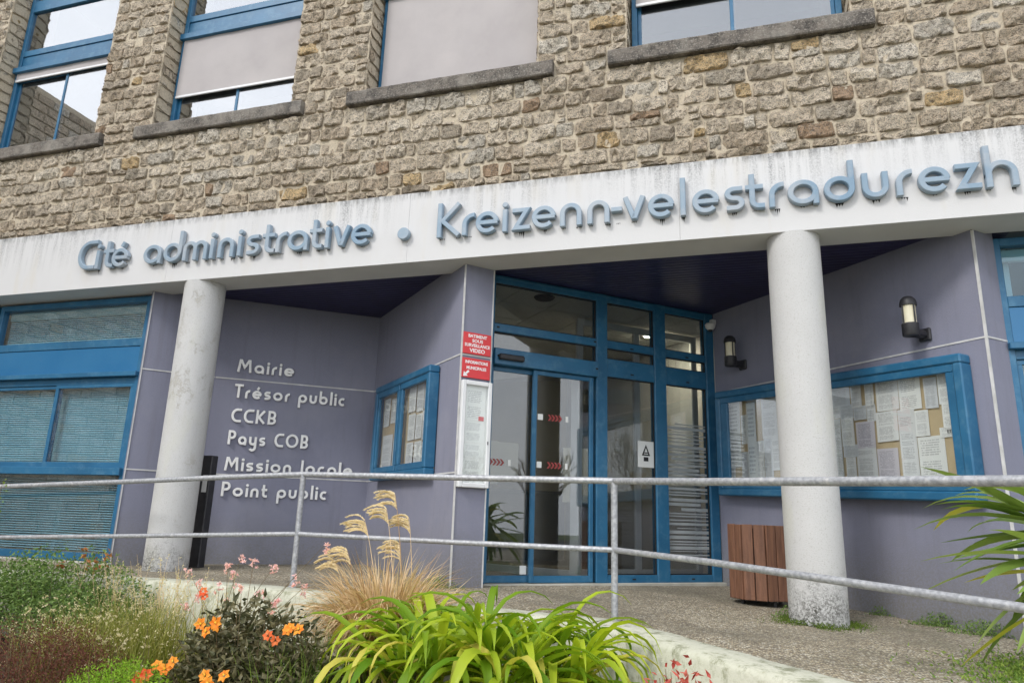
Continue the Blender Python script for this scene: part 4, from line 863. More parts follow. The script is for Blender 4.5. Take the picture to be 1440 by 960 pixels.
def letter(F, c, u, w, z, H, A, s, n0, d, m, par):
    mb = MB(); k = 0
    for g_ in glyph(c, w, H, A, s):
        dd = d-.0012*k; k += 1
        if g_[0] == 'disc':
            pts = arc(u+g_[1], z+g_[2], g_[3], g_[3], 0, 360, 20)[:-1]; N_ = len(pts); ch = min(.005, g_[3]*.3)
            vs = [F.P(x, n0, y) for x, y in pts]+[F.P(x, n0+dd-ch, y) for x, y in pts]+[F.P(u+g_[1]+(x-u-g_[1])*(1-ch/g_[3]), n0+dd, z+g_[2]+(y-z-g_[2])*(1-ch/g_[3])) for x, y in pts]
            fs = [(i, (i+1) % N_, N_+(i+1) % N_, N_+i) for i in range(N_)]+[(N_+i, N_+(i+1) % N_, 2*N_+(i+1) % N_, 2*N_+i) for i in range(N_)]+[tuple(range(2*N_, 3*N_))]
            mb.add(vs, fs)
        else: stroke(mb, F, u, z, g_[0], g_[1], s, n0, dd)
    mb.build('letter', m, par)
# fascia: x extents of every letter measured in the photograph and laid on the plane of the letter fronts
CITE = [('C', -7.015, -6.83), ]
LW = dict(e=.228, é=.228, i=.056, l=.056, a=.242, d=.236, m=.315, n=.202, t=.152, r=.122, s=.162, v=.198, z=.172, C=.262, u=.197, K=.245, h=.222)
LW['-'] = .095
def fascia_sign(items, label):
    xm = (items[0][1]+items[-1][1])/2; t_ = thing('raised_lettering', label, 'lettering', (xm, FY, 3.21)); gr = MB()
    for c, x in items:
        w_ = LW[c]; letter(Wf0, c, x, w_, 3.218, .222, .352, .047, .012, .050, M['letter_blue'], t_)
        k = 2 if c in 'nmhudK' else 1
        for q in range(k):
            xc = x+w_*((.14 if q == 0 else .86) if k == 2 and c not in 'ud' else .5)+rs.uniform(-.008, .008); wd = .016+rs.random()*.016; ln = .012+rs.random()**2*.07
            if c in 'ua' or c == 'd': wd = .035
            zt = 3.222
            for j in range(3):
                xx = xc+(j-1)*wd*.6; l2 = ln*rs.uniform(.3, 1); nn = .0012+.0003*j
                gr.add([Wf0.P(xx-wd*.3, nn, zt), Wf0.P(xx+wd*.3, nn, zt), Wf0.P(xx+wd*.08, nn, zt-l2*.6), Wf0.P(xx+.0015, nn, zt-l2), Wf0.P(xx-wd*.1, nn, zt-l2*.55)], [(0, 4, 3, 2, 1)])
    gr.build('dirt_streaks', M['grime'], t_, kind='stuff')
    return t_
Wf0 = Fr((0, FY), (1, FY))
fascia_sign([('C', -7.084), ('i', -6.822), ('t', -6.712), ('é', -6.588)], 'raised blue letters reading Cité, leftmost word on the white fascia')
fascia_sign([(c, x) for c, x in (('a', -6.142), ('d', -5.870), ('m', -5.612), ('i', -5.266), ('n', -5.158), ('i', -4.915), ('s', -4.800), ('t', -4.604), ('r', -4.438), ('a', -4.300), ('t', -4.040), ('i', -3.862), ('v', -3.772), ('e', -3.562))], 'raised blue letters reading administrative on the white fascia')
fascia_sign([('K', -2.630), ('r', -2.371), ('e', -2.234), ('i', -1.972), ('z', -1.870), ('e', -1.682), ('n', -1.414), ('n', -1.160), ('-', -.942), ('v', -.838), ('e', -.618), ('l', -.344), ('e', -.238), ('s', .033), ('t', .203), ('r', .390), ('a', .537), ('d', .818), ('u', 1.105), ('r', 1.352), ('e', 1.512), ('z', 1.775), ('h', 1.978)], 'raised blue letters reading Kreizenn-velestradurezh on the white fascia')
db = MB(); pts = arc(-2.985, 3.295, .062, .062, 0, 360, 24)[:-1]; n_ = len(pts)
db.add([Wf0.P(x, .012, z) for x, z in pts]+[Wf0.P(x, .058, z) for x, z in pts]+[Wf0.P(-2.985+(x+2.985)*.92, .062, 3.295+(z-3.295)*.92) for x, z in pts], [(i, (i+1) % n_, n_+(i+1) % n_, n_+i) for i in range(n_)]+[(n_+i, n_+(i+1) % n_, 2*n_+(i+1) % n_, 2*n_+i) for i in range(n_)]+[tuple(range(2*n_, 3*n_))])
tag(db.build('raised_dot', M['letter_blue'], None), 'round blue dot between the two names on the white fascia', 'lettering')
# wall lettering: u start, u end, baseline, cap height
def wall_sign(words, u0, u1, z, label, tilt=0):
    t_ = thing('wall_lettering', label, 'lettering', MAI.P((u0+u1)/2, 0, z), 'white names on the mauve wall'); H, A, s = .100, .160, .0275
    gap = .26*H; tot = 0
    for c in words: tot += (H*.75 if c == ' ' else WD[c]*H*(1.0)+gap)
    k = (u1-u0)/(tot-gap); u = u0
    for c in words:
        if c == ' ': u += H*.75*k; continue
        w_ = max(WD[c]*H*k, s*1.02)
        letter(MAI, c, u, w_, z, H, A, s, .012, .024, M['letter_white'], t_)
        u += WD[c]*H*k+gap*k
for a in (('Mairie', .225, .865, 2.200, 'white letters reading Mairie, topmost name on the mauve wall'), ('Trésor public', .225, 1.50, 1.895, 'white letters reading Trésor public, just below the upper joint line'),
          ('CCKB', .225, .72, 1.610, 'white letters reading CCKB on the mauve wall'), ('Pays COB', .22, 1.11, 1.355, 'white letters reading Pays COB on the mauve wall'),
          ('Mission locale', .22, 1.655, 1.060, 'white letters reading Mission locale, just above the lower joint line'), ('Point public', .22, 1.385, .775, 'white letters reading Point public, lowest name on the mauve wall')): wall_sign(*a)

# ---------------------------------------------------------------- handrail
def rail_at(x, y, h): return (x, y, h)
HR = thing('handrail', 'two-bar galvanised steel handrail along the ramp in front of the entrance', 'handrail', (-.81, 5.17, -.05))
A_ = (-3.545, 5.44); B_ = (-.815, 5.175)
topL = [(-12, 5.5, .58), (-7.21, 5.6, .783), (-5.374, 5.56, .862), (-4.4, 5.49, .905), (A_[0], A_[1], .938)]
midL = [(-12, 5.5, .08), (-7.07, 5.6, .285), (-5.275, 5.56, .363), (A_[0], A_[1], .441)]
topM = [(A_[0], A_[1], .938), (-3.0, 5.36, .930), (-2.08, 5.28, .919), (B_[0], B_[1], .904)]
midM = [(A_[0], A_[1], .441), (-2.05, 5.28, .432), (B_[0], B_[1], .429)]
topR = [(B_[0], B_[1], .904), (-.125, 4.5, .868), (1.09, 3.3, .817), (2.2, 2.2, .77), (2.9, 1.5, .74)]
midR = [(B_[0], B_[1], .429), (-.146, 4.52, .405), (1.04, 3.35, .340), (2.2, 2.2, .28), (2.9, 1.5, .24)]
for nm, pts in (('top_rail', topL), ('top_rail', topM), ('top_rail', topR), ('mid_rail', midL), ('mid_rail', midM), ('mid_rail', midR)):
    mb = MB(); mb.tube(pts, .0235 if nm == 'top_rail' else .020, 14); autosmooth(mb.build(nm, M['galv'], HR))
for x, y, zt in ((A_[0], A_[1], .935), (B_[0], B_[1], .90), (2.2, 2.2, .735)):
    mb = MB(); mb.tube([(x, y, tz(x, y)-.1), (x, y, zt)], .0235, 14); o = autosmooth(mb.build('post', M['galv'], HR))
    mb = MB(); mb.lathe((x, y), [(.034, tz(x, y)-.01), (.033, tz(x, y)+.008), (.025, tz(x, y)+.016)], 14); mb.build('collar', M['galv'], o)

# ---------------------------------------------------------------- litter bin
bc = Vector((.20, 7.06, tz(.2, 7.06)-.01)); BN = thing('litter_bin', 'octagonal red-brown timber litter bin behind the right column', 'litter bin', bc)
R0 = .262; rb_ = random.Random(4)
for k in range(8):
    a0 = 2*math.pi*k/8+.18; a1 = a0+2*math.pi/8; pA = bc+Vector((math.cos(a0), math.sin(a0), 0))*R0; pB = bc+Vector((math.cos(a1), math.sin(a1), 0))*R0
    F = Fr((pA.x, pA.y), (pB.x, pB.y)); 
    for q in range(2):
        mb = MB(); u0 = .004+q*F.L/2; dz = rb_.uniform(-.004, .004); mb.box(F, u0, u0+F.L/2-.008, -.012, .012, bc.z+.055, bc.z+.69+dz, bev=.004); mb.build('slat', M['timber'], BN)
mb = MB(); mb.lathe((bc.x, bc.y), [(.215, bc.z+.05), (.225, bc.z+.055), (.225, bc.z+.655), (.20, bc.z+.66), (.19, bc.z+.50)], 24); mb.build('liner', M['black'], BN)
for k in range(4):
    a = .18+math.pi/8+k*math.pi/2; mb = MB(); x, y = bc.x+.19*math.cos(a), bc.y+.19*math.sin(a); mb.tube([(x, y, bc.z), (x, y, bc.z+.07)], .016, 8); mb.build('foot', M['black'], BN)

# ---------------------------------------------------------------- plants
R = random.Random(21)
def blade(mb, p, az, L, th0, curl, w, tint, seg=6, fold=.25, twist=0, tipz=None, wander=None):
    if wander is None: wander = R.uniform(-.55, .55)
    az0 = az
    # a strap leaf: starts th0 from the vertical, curls over by curl; three vertices across
    p = Vector(p); d = Vector((math.cos(az), math.sin(az), 0)); sdv = Vector((-d.y, d.x, 0)); vs = []; th = th0
    for i in range(seg+1):
        f_ = i/seg; tn = d*math.sin(th)+Z3*math.cos(th); nr = d*math.cos(th)-Z3*math.sin(th); ww = w*(math.sin(min(1, (f_*1.0+.12)*1.9)*math.pi/2) if f_ < .45 else 1)*(1-max(0, (f_-.45)/.55)**1.7)+.0004
        tw = twist*f_; s2 = sdv*math.cos(tw)+nr*math.sin(tw); n2 = nr*math.cos(tw)-sdv*math.sin(tw)
        vs += [p-s2*ww/2, p+n2*ww*fold, p+s2*ww/2] if fold else [p-s2*ww/2, p+s2*ww/2]
        p = p+tn*(L/seg); th += curl/seg*(1.5 if f_ > .35 else .6); az += wander/seg; d = Vector((math.cos(az), math.sin(az), 0)); sdv = Vector((-d.y, d.x, 0))
    k = 3 if fold else 2; fs = []
    for i in range(seg):
        for j in range(k-1): fs.append((i*k+j, i*k+j+1, (i+1)*k+j+1, (i+1)*k+j))
    mb.add(vs, fs, tint)
def leafq(mb, p, nrm, d, L, w, tint):
    d = d.normalized(); s2 = d.cross(nrm).normalized(); nn = s2.cross(d)
    mb.add([p, p+d*L*.35+s2*w/2, p+d*L+nn*L*-.1, p+d*L*.35-s2*w/2, p+d*L*.5+nn*w*.18], [(0, 1, 4), (1, 2, 4), (2, 3, 4), (3, 0, 4)], tint)
def rvec(): 
    while True:
        v = Vector((R.uniform(-1, 1), R.uniform(-1, 1), R.uniform(-1, 1)))
        if .01 < v.length < 1: return v.normalized()
def smooth_all(o): o.data.polygons.foreach_set('use_smooth', [True]*len(o.data.polygons)); return o
def place_leaf(src, parent, az, sc_, off=(0, 0, 0), tiltv=0):
    o = bpy.data.objects.new(src.name.split('.')[0], src.data) if False else src.copy(); col.objects.link(o); o.parent = parent; o.location = off
    o.rotation_euler = (R.uniform(-.12, .12), R.uniform(-.12, .12), az); o.scale = (sc_*R.uniform(.9, 1.1), sc_*R.uniform(.85, 1.15), sc_); return o
# lime strap-leaved clump
def strap_clump(cx, cy, cz, n, L0, mats, label, cat, name, wleaf, th=(.15, 1.05), curl=(.7, 1.9), rad=.2, seed=1, azr=(0, 2*math.pi), ol=(.7, 1.2)):
    R.seed(seed); t_ = thing(name, label, cat, (cx, cy, cz)); protos = []
    for k in range(14):
        mb = MB(); blade(mb, (0, 0, 0), 0, L0, th[0]+(th[1]-th[0])*k/13*R.uniform(.8, 1.1), R.uniform(*curl), wleaf*R.uniform(.8, 1.15), R.uniform(.05, .95), seg=9, twist=R.uniform(-.4, .4), wander=R.uniform(-.25, .25))
        t_['_b'] = (0, 0, 0); o = mb.build('leaf', mats[0] if k not in (5, 11) else mats[1] if k == 5 else mats[2], t_); smooth_all(o); protos.append(o)
    crowns = [(rad*1.25*math.cos(q*2.4)*math.sqrt((q+.3)/15), rad*.75*math.sin(q*2.4)*math.sqrt((q+.3)/15)) for q in range(15)]
    for i in range(n):
        k = int(min(13, R.random()**.9*14)); az = R.uniform(*azr); cw = crowns[i % len(crowns)]; dx, dy = cw[0]+R.gauss(0, .03), cw[1]+R.gauss(0, .03); az = math.atan2(dy*.9+math.sin(az)*.34, dx*.7+math.cos(az)*.34)
        if i < 14: o = protos[i]; o.location = (dx, dy, 0); o.rotation_euler = (0, 0, az)
        else: place_leaf(protos[k], t_, az, R.uniform(*ol), (dx, dy, R.uniform(-.06, .05)-.12*(dx*dx+dy*dy)))
    t_['_b'] = (cx, cy, cz); return t_
strap_clump(-1.38, 4.06, -.22, 300, .68, (M['lily'], M['lily_y'], M['lily_b']), 'large lime green strap-leaved clump arching over the retaining wall', 'plant', 'strap_leaf_clump', .050, th=(.2, 1.3), curl=(1.7, 2.8), rad=.46, seed=3, ol=(.75, 1.2))
# straw coloured ornamental grass with plumes
R.seed(5); gx, gy = -2.27, 4.62; gz = -.44; G = thing('ornamental_grass', 'straw coloured ornamental grass with feathery plumes against the mauve wall', 'grass', (gx, gy, gz))
mb = MB()
for i in range(2800):
    az = R.uniform(0, 2*math.pi); rr = .17*R.random()**.5; L = R.uniform(.38, .92)
    blade(mb, (gx+math.cos(az)*rr*.9, gy+math.sin(az)*rr*.6, gz), az+R.uniform(-.5, .5), L, abs(R.gauss(0, .28)), R.uniform(.5, 3.0), R.uniform(.006, .011), R.random(), seg=6, fold=0, twist=R.uniform(-1, 1))
mb.build('dry_blades', M['straw'], G, kind='stuff')
mb = MB()
for i in range(500):
    az = R.uniform(0, 2*math.pi); rr = .28*R.random()**.5
    blade(mb, (gx+math.cos(az)*rr, gy+math.sin(az)*rr*.7, gz), az, R.uniform(.3, .7), R.uniform(.05, .6), R.uniform(.4, 1.6), R.uniform(.005, .009), R.random(), seg=5, fold=0)
mb.build('green_blades', M['grassgreen'], G, kind='stuff')
def plume(root, tip, par, n=150, L=.25, azd=math.pi):
    # a thin culm and a one-sided feathery head drooping towards -x
    root, tip = Vector(root), Vector(tip); mb = MB(); ctrl = root.lerp(tip, .65)+Vector((.03, 0, .06)); pts = []
    for i in range(9): f_ = i/8; pts.append(root*(1-f_)**2+ctrl*2*f_*(1-f_)+tip*f_*f_)
    mb.tube(pts, [.0028]*6+[.002, .0015, .001], 5); st = mb.build('plume_stalk', M['straw'], par)
    hb = MB(); d = (pts[-1]-pts[-2]).normalized()
    for k in range(11):           # racemes
        f_ = k/10; b0 = tip-d*L*(1-f_)*.55; p = b0.copy(); dr = (d*.9+Vector((-.35-.6*R.random(), R.uniform(-.35, .35), .35-.35*f_+R.uniform(-.15, .15)))).normalized(); ln = L*R.uniform(.55, .95)
        for j in range(14):
            dr = (dr+Vector((-.07, 0, -.085))).normalized(); q = p+dr*ln/14
            for m_ in range(9):
                o_ = rvec()*.3+dr*.9; leafq(hb, p.lerp(q, R.random()), rvec(), o_, R.uniform(.016, .030), .0055, R.random())
            p = q
    hb.build('plume', M['plume'], par)
for rt_, tp in (((-2.12, 4.66, gz), (-2.30, 4.7, .76)), ((-2.15, 4.6, gz), (-2.34, 4.66, .66)), ((-2.25, 4.62, gz), (-2.50, 4.66, .57)), ((-2.1, 4.7, gz), (-2.19, 4.72, .60)), ((-2.18, 4.65, gz), (-2.24, 4.7, .42)), ((-2.38, 4.6, gz), (-2.60, 4.62, .37)), ((-2.42, 4.6, gz), (-2.70, 4.62, .31))): plume(rt_, tp, G, L=.20)
def fine_tuft(cx, cy, n, L, w, m, name, label, cat, sx=.3, sy=.3, th=(0, .5), curl=(.2, 1.0), seed=1, heads=None, z=None, lean=0):
    R.seed(seed); mb = MB(); cz = soil_z(cx, cy) if z is None else z
    hd = MB()
    for i in range(n):
        x, y = cx+R.gauss(0, .5)*sx, cy+R.gauss(0, .5)*sy; az = R.uniform(0, 6.28) if not lean else R.gauss(lean, .8)
        l = R.uniform(*L); a_, c_ = R.uniform(*th), R.uniform(*curl); blade(mb, (x, y, cz if z is not None else soil_z(x, y)), az, l, a_, c_, R.uniform(*w), R.random(), seg=5, fold=0, twist=R.uniform(-1, 1))
        if heads and R.random() < heads[1]:
            tp = (mb.v[-1]+mb.v[-2])/2
            for k in range(heads[2]): leafq(hd, tp+rvec()*heads[3], rvec(), rvec(), heads[4]*R.uniform(.6, 1.3), heads[4]*.5, R.random())
    if heads:
        t_ = thing(name, label, cat, (cx, cy, cz)); mb.build('blades', m, t_, kind='stuff'); hd.build('flower_heads', heads[0], t_, kind='stuff'); return t_
    return tag(mb.build(name, m, None, loc=(cx, cy, cz)), label, cat)
fine_tuft(-3.86, 4.15, 1900, (.22, .68), (.003, .006), M['olive'], 'feathery_grass', 'olive feathery grass dotted with tiny cream florets', 'grass', .48, .40, (0, .55), (.1, 1.0), 8, (M['cream'], .28, 3, .015, .017))
fine_tuft(-4.5, 4.25, 900, (.20, .50), (.003, .006), M['olive'], 'feathery_grass', 'sparser feathery grass with cream seedheads behind the maroon mound', 'grass', .35, .25, (0, .6), (.1, 1.0), 9, (M['cream'], .22, 3, .015, .018))
fine_tuft(-2.38, 3.85, 420, (.25, .62), (.003, .006), M['grassgreen'], 'green_grass_tuft', 'slim fresh green grass tuft between the orange flowers and the strap leaves', 'grass', .16, .3, (0, .35), (.1, .8), 10)
def mound(cx, cy, rx, ry, h, n, ls, m, name, label, cat, seed, stems=True, up=.3, z=None, extra=None):
    R.seed(seed); t_ = thing(name, label, cat, (cx, cy, soil_z(cx, cy))); mb = MB(); sb = MB(); z0 = soil_z(cx, cy) if z is None else z
    cl = [(R.uniform(-1, 1), R.uniform(-1, 1), R.uniform(.55, 1)) for k in range(26)]
    for i in range(n):
        c = R.choice(cl); a_ = R.uniform(0, 6.28); q = R.random()**.5*.42
        x, y = c[0]*.75+math.cos(a_)*q, c[1]*.75+math.sin(a_)*q; rr = x*x+y*y
        if rr > 1.1: continue
        top = h*c[2]*max(.12, (1-rr*.75))**.5*(.85+.25*R.random()); zz = z0+top*(1-R.random()**2.2*.75)
        p = Vector((cx+x*rx, cy+y*ry, zz)); d = rvec(); d.z = d.z*.6+up; leafq(mb, p, rvec(), d, ls*R.uniform(.6, 1.3), ls*R.uniform(.35, .5), R.random())
    mb.build('foliage', m, t_, kind='stuff')
    if stems:
        for k in range(40):
            x, y = R.uniform(-.6, .6), R.uniform(-.6, .6); p0 = (cx+x*rx*.4, cy+y*ry*.4, z0-.05); p1 = (cx+x*rx, cy+y*ry, z0+h*.5); p2_ = (cx+x*rx*1.2, cy+y*ry*1.2, z0+h*R.uniform(.7, 1.08)*max(.2, 1-(x*x+y*y))**.5); sb.tube([p0, p1, p2_], [.004, .003, .0015], 4)
        sb.build('stems', M['stem'], t_, kind='stuff')
    return t_
mound(-5.25, 4.72, .95, .42, .74, 15000, .036, M['green'], 'green_shrub', 'wide grey-green small-leaved shrub below the left windows', 'shrub', 31)
mound(-6.6, 4.5, .75, .5, .58, 6000, .036, M['green'], 'green_shrub', 'small-leaved shrub at the far left edge of the bed', 'shrub', 34)
mound(-4.12, 3.60, .78, .30, .60, 20000, .015, M['maroon'], 'maroon_mound', 'dark maroon fine-leaved mound at the lower left', 'plant', 32, up=.8)
mound(-3.25, 3.45, .50, .24, .44, 13000, .017, M['lime'], 'lime_mound', 'bright lime feathery mound below the orange flowers', 'plant', 33, up=.7)
mound(-4.5, 3.3, .35, .2, .26, 4000, .017, M['lime'], 'lime_mound', 'yellow-green low mound at the bottom left edge', 'plant', 35, up=.7)
mound(-6.05, 4.55, .26, .22, .60, 2600, .034, M['russet'], 'russet_shrub', 'small russet-leaved shrub at the left edge of the bed', 'shrub', 39)
R.seed(40); t_ = thing('russet_shoots', 'few orange-red leaf sprigs rising out of the green shrub below the window', 'plant', (-5.0, 4.75, -.4)); sb = MB(); lb = MB()
for k in range(5):
    x = -5.0+R.uniform(-.35, .35); tp = Vector((x+R.uniform(-.05, .05), 4.75, R.uniform(.18, .33))); sb.tube([(x, 4.75, -.2), tp], [.003, .0015], 4)
    for i in range(9): leafq(lb, tp+Vector((0, 0, -.09*R.random()))+rvec()*.02, rvec(), rvec(), .045, .026, R.random())
sb.build('stems', M['stem'], t_, kind='stuff'); lb.build('leaves', M['russet'], t_, kind='stuff')
DH = mound(-2.72, 3.86, .55, .34, .72, 3600, .062, M['bronze'], 'dahlia_bush', 'dark bronze-leaved bush carrying orange flowers', 'flowering bush', 36, up=.35)
def flower(p, par, m1, sc_=1., eye=True, facing=None):
    p = Vector(p); f_ = facing or Vector((R.uniform(-.3, .5), -1, R.uniform(.1, .7))); f_ = f_.normalized(); s1 = f_.cross(Z3).normalized(); s2 = s1.cross(f_); mb = MB(); n_ = 6
    for k in range(n_):
        a_ = 2*math.pi*k/n_+R.uniform(-.15, .15); d = s1*math.cos(a_)+s2*math.sin(a_); s_ = f_.cross(d); L = .036*sc_*R.uniform(.85, 1.15); w_ = .030*sc_; tnt = R.random(); b0 = p+d*.004
        mb.add([b0, b0+d*L*.5+s_*w_/2+f_*.008*sc_, b0+d*L+f_*.004*sc_, b0+d*L*.5-s_*w_/2+f_*.008*sc_, b0+d*L*.55+f_*.004*sc_], [(0, 1, 4), (1, 2, 4), (2, 3, 4), (3, 0, 4)], tnt)
    ms = [m1]
    o = mb.build('flower', m1, par)
    if eye:
        eb_ = MB(); k6 = [p+f_*.010+ (s1*math.cos(i*math.pi/3)+s2*math.sin(i*math.pi/3))*.008*sc_ for i in range(6)]+[p+f_*.018]; eb_.add(k6, [(i, (i+1) % 6, 6) for i in range(6)], .5); eb_.build('flower_eye', M['yellow'], o)
    return o
R.seed(77)
for (x, y, z, s_) in ((-2.93, 3.62, -.02, 1.15), (-2.87, 3.60, -.055, 1.1), (-2.82, 3.61, -.005, 1.15), (-2.85, 3.66, -.03, 1.0), (-2.36, 3.62, -.015, 1.1), (-2.29, 3.62, -.005, 1.1), (-2.33, 3.6, .005, .9), (-3.10, 3.52, -.235, 1.05), (-3.03, 3.5, -.245, 1.1), (-2.99, 3.51, -.205, 1.05), (-2.70, 3.42, -.235, 1.05), (-2.66, 3.4, -.265, 1.15), (-2.58, 3.42, -.225, 1.1)):
    o = flower((x, y, z), DH, M['orange'], s_*.82); mb = MB(); mb.tube([(x+.0, y+.01, z), (x+.02, y+.12, z-.12), (x+.03, y+.2, z-.3)], .0025, 4); mb.build('flower_stem', M['stem'], o)
for (x, y, z, s_) in ((-2.48, 3.62, -.05, .8), (-2.43, 3.62, -.07, .75), (-3.17, 3.9, .12, .8), (-3.15, 3.9, .09, .7), (-3.12, 3.42, -.29, 1.1), (-3.08, 3.42, -.265, 1.0)): flower((x, y, z), DH, M['redorange'], s_, eye=False)
# pink gaura: wands with small blossoms
R.seed(41); GA = thing('pink_gaura', 'airy plant with pink blossoms on thin wands in front of the mauve wall', 'flowering plant', (-3.2, 4.3, soil_z(-3.2, 4.3)))
for (x, z) in ((-3.33, .31), (-3.23, .30), (-3.45, .25), (-3.09, .25), (-2.64, .42), (-3.80, .19), (-2.85, .13), (-3.38, .20), (-3.10, .0), (-3.7, .12), (-3.74, .02), (-3.28, .12), (-2.98, .04), (-3.5, .12), (-3.06, -.05), (-3.4, .02), (-3.78, -.05), (-2.9, .2), (-3.16, .08)):
    b0 = Vector((-3.2+R.uniform(-.25, .25), 4.3, -.55)); tp = Vector((x, 4.5+R.uniform(-.1, .1), z)); md_ = b0.lerp(tp, .5)+Vector((-.06, 0, .08)); mb = MB(); mb.tube([b0, b0.lerp(md_, .5), md_, md_.lerp(tp, .5), tp], [.003, .0027, .0024, .002, .0012], 5); st = mb.build('wand', M['stem'], GA)
    fb = MB()
    for k in range(9):
        c_ = tp+Vector((R.gauss(0, .012), R.gauss(0, .012), -abs(R.gauss(0, .035))))
        for j in range(5): leafq(fb, c_, rvec(), rvec()+Vector((0, -.3, .3)), .021, .013, R.random())
    fb.build('blossom', M['pink'], st)
# little red-leaved plant and twig at the left edge
R.seed(51)
mound(-.27, 3.50, .26, .14, .60, 900, .05, M['redleaf'], 'red_leaved_plant', 'small red-leaved plant at the foot of the retaining wall', 'plant', 38, up=.5)
R.seed(52)
t_ = thing('leafy_shoot', 'tall leafy shoot at the left edge in front of the windows', 'plant', (-5.9, 4.6, -.5)); mb = MB(); lf_ = MB()
for k in range(9):
    b0 = Vector((-5.98+R.uniform(-.1, .05), 4.6, -.5)); tp = b0+Vector((R.uniform(-.15, .17), R.uniform(-.2, .1), R.uniform(.9, 1.36))); mb.tube([b0, b0.lerp(tp, .5)+Vector((.03, 0, 0)), tp], [.004, .003, .0015], 5)
    for i in range(90):
        p = b0.lerp(tp, .3+.7*R.random())+rvec()*.035; leafq(lf_, p, rvec(), rvec()+Vector((0, 0, .3)), .032, .016, R.random())
mb.build('stems', M['stem'], t_, kind='stuff'); lf_.build('leaves', M['grassgreen'], t_, kind='stuff')
# sparse dry stems with seed heads in front of the maroon mound
R.seed(61); t_ = thing('dry_flower_stems', 'thin dry stems with pale seedheads over the maroon mound', 'plant', (-4.0, 3.7, -.6)); sb = MB(); hb = MB()
for k in range(46):
    b0 = Vector((-3.95+R.gauss(0, .3), 3.75+R.uniform(-.1, .15), -.6)); tp = b0+Vector((R.uniform(-.4, .35), R.uniform(-.1, .1), R.uniform(.25, .66))); md_ = b0.lerp(tp, .55)+Vector((R.uniform(-.08, .08), 0, .1)); sb.tube([b0, md_, tp], [.0022, .0018, .001], 4)
    for j in range(3):
        c_ = md_.lerp(tp, R.random())
        for q in range(4): leafq(hb, c_+rvec()*.006, rvec(), rvec(), .018, .010, R.random())
sb.build('stems', M['stem'], t_, kind='stuff'); hb.build('seedheads', M['cream'], t_, kind='stuff')
R.seed(62); t_ = thing('dry_seed_stems', 'pale wispy seed stems in front of the left column', 'plant', (-4.3, 4.9, -.5)); sb = MB(); hb = MB()
for k in range(90):
    b0 = Vector((-4.35+R.gauss(0, .38), 4.75+R.uniform(-.15, .15), -.5)); tp = b0+Vector((R.uniform(-.2, .2), R.uniform(-.1, .1), R.uniform(.4, .78))); md_ = b0.lerp(tp, .55)+Vector((R.uniform(-.05, .05), 0, .05)); sb.tube([b0, md_, tp], [.002, .0016, .0008], 4)
    for j in range(7):
        c_ = md_.lerp(tp, R.random())
        for q in range(2): leafq(hb, c_+rvec()*.01, rvec(), rvec(), .018, .008, R.random())
sb.build('stems', M['straw'], t_, kind='stuff'); hb.build('seedheads', M['cream'], t_, kind='stuff')
# cordyline at the right edge
R.seed(71); cx, cy = 1.86, 4.75; cz = tz(cx, cy); CO = thing('flax_palm', 'palm-like plant with long drooping green leaves at the right edge behind the handrail', 'plant', (cx, cy, cz))
mb = MB(); mb.tube([(cx, cy, cz-.05), (cx+.01, cy, cz+.4), (cx, cy+.01, cz+.82)], [.06, .05, .045], 12); mb.build('trunk', M['bark'], CO)
for i in range(52):
    az = math.pi+R.gauss(0, 1.0) if i < 42 else R.uniform(0, 6.28); th0 = R.uniform(.8, 2.5) if i > 6 else R.uniform(1.2, 1.7); L = R.uniform(.6, .95)
    mb = MB(); zz = cz+R.uniform(.55, .86); blade(mb, (cx+.03*math.cos(az), cy+.03*math.sin(az), zz), az, L, th0, R.uniform(.3, 1.1) if th0 < 1.6 else R.uniform(.1, .6), R.uniform(.08, .115), .5, seg=9, fold=.14, twist=R.uniform(-.6, .6)); smooth_all(mb.build('leaf', M['flax'] if i % 12 else M['lily_y'], CO))
# weeds, moss and grass on the paving
def weeds(cx, cy, sx, sy, n, h, m, name, label, cat, seed, ls=.02, ring=None):
    R.seed(seed); mb = MB()
    for i in range(n):
        if ring:
            a_ = R.uniform(2.6, 6.9)
            if noise.noise((a_*2.2, 3, 1)) < R.uniform(-.5, .35): continue
            rr = ring+abs(R.gauss(0, sx))*(1.5+2*noise.noise((a_*1.5, 8, 1))); x, y = cx+rr*math.cos(a_), cy+rr*math.sin(a_)
        else: x, y = cx+R.gauss(0, sx), cy+R.gauss(0, sy)
        z = tz(x, y)+R.random()**2*h*(1 if ring else math.exp(-((x-cx)/sx/1.6)**2)); leafq(mb, Vector((x, y, z)), rvec(), rvec()+Vector((0, 0, .8)), ls*R.uniform(.6, 1.4), ls*.45, R.random())
    o = mb.build(name, m, None, loc=(cx, cy, tz(cx, cy))); o['kind'] = 'stuff'; tag(o, label, cat)
weeds(1.9, 4.62, .30, .30, 14000, .12, M['grassgreen'], 'weeds', 'bright green weeds and grass at the foot of the palm-like plant', 'weeds', 81, .026)
weeds(1.50, 6.62, .10, .035, 600, .10, M['green'], 'weeds', 'green weeds in the middle of the base of the right wall', 'weeds', 82, .022)
weeds(1.72, 6.35, .12, .05, 700, .10, M['green'], 'weeds', 'green weeds against the right wall nearest the palm-like plant', 'weeds', 83, .022)
weeds(1.14, 7.0, .05, .03, 200, .07, M['green'], 'weeds', 'smallest tuft of weeds by the right wall, just beyond the column', 'weeds', 84, .018)
weeds(.575, 6.13, .045, .04, 3600, .03, M['moss'], 'moss', 'ring of moss round the foot of the right column', 'moss', 85, .014, ring=.212)
weeds(.36, 6.22, .05, .05, 260, .10, M['green'], 'weeds', 'small weeds between the litter bin and the right column', 'weeds', 86, .02)
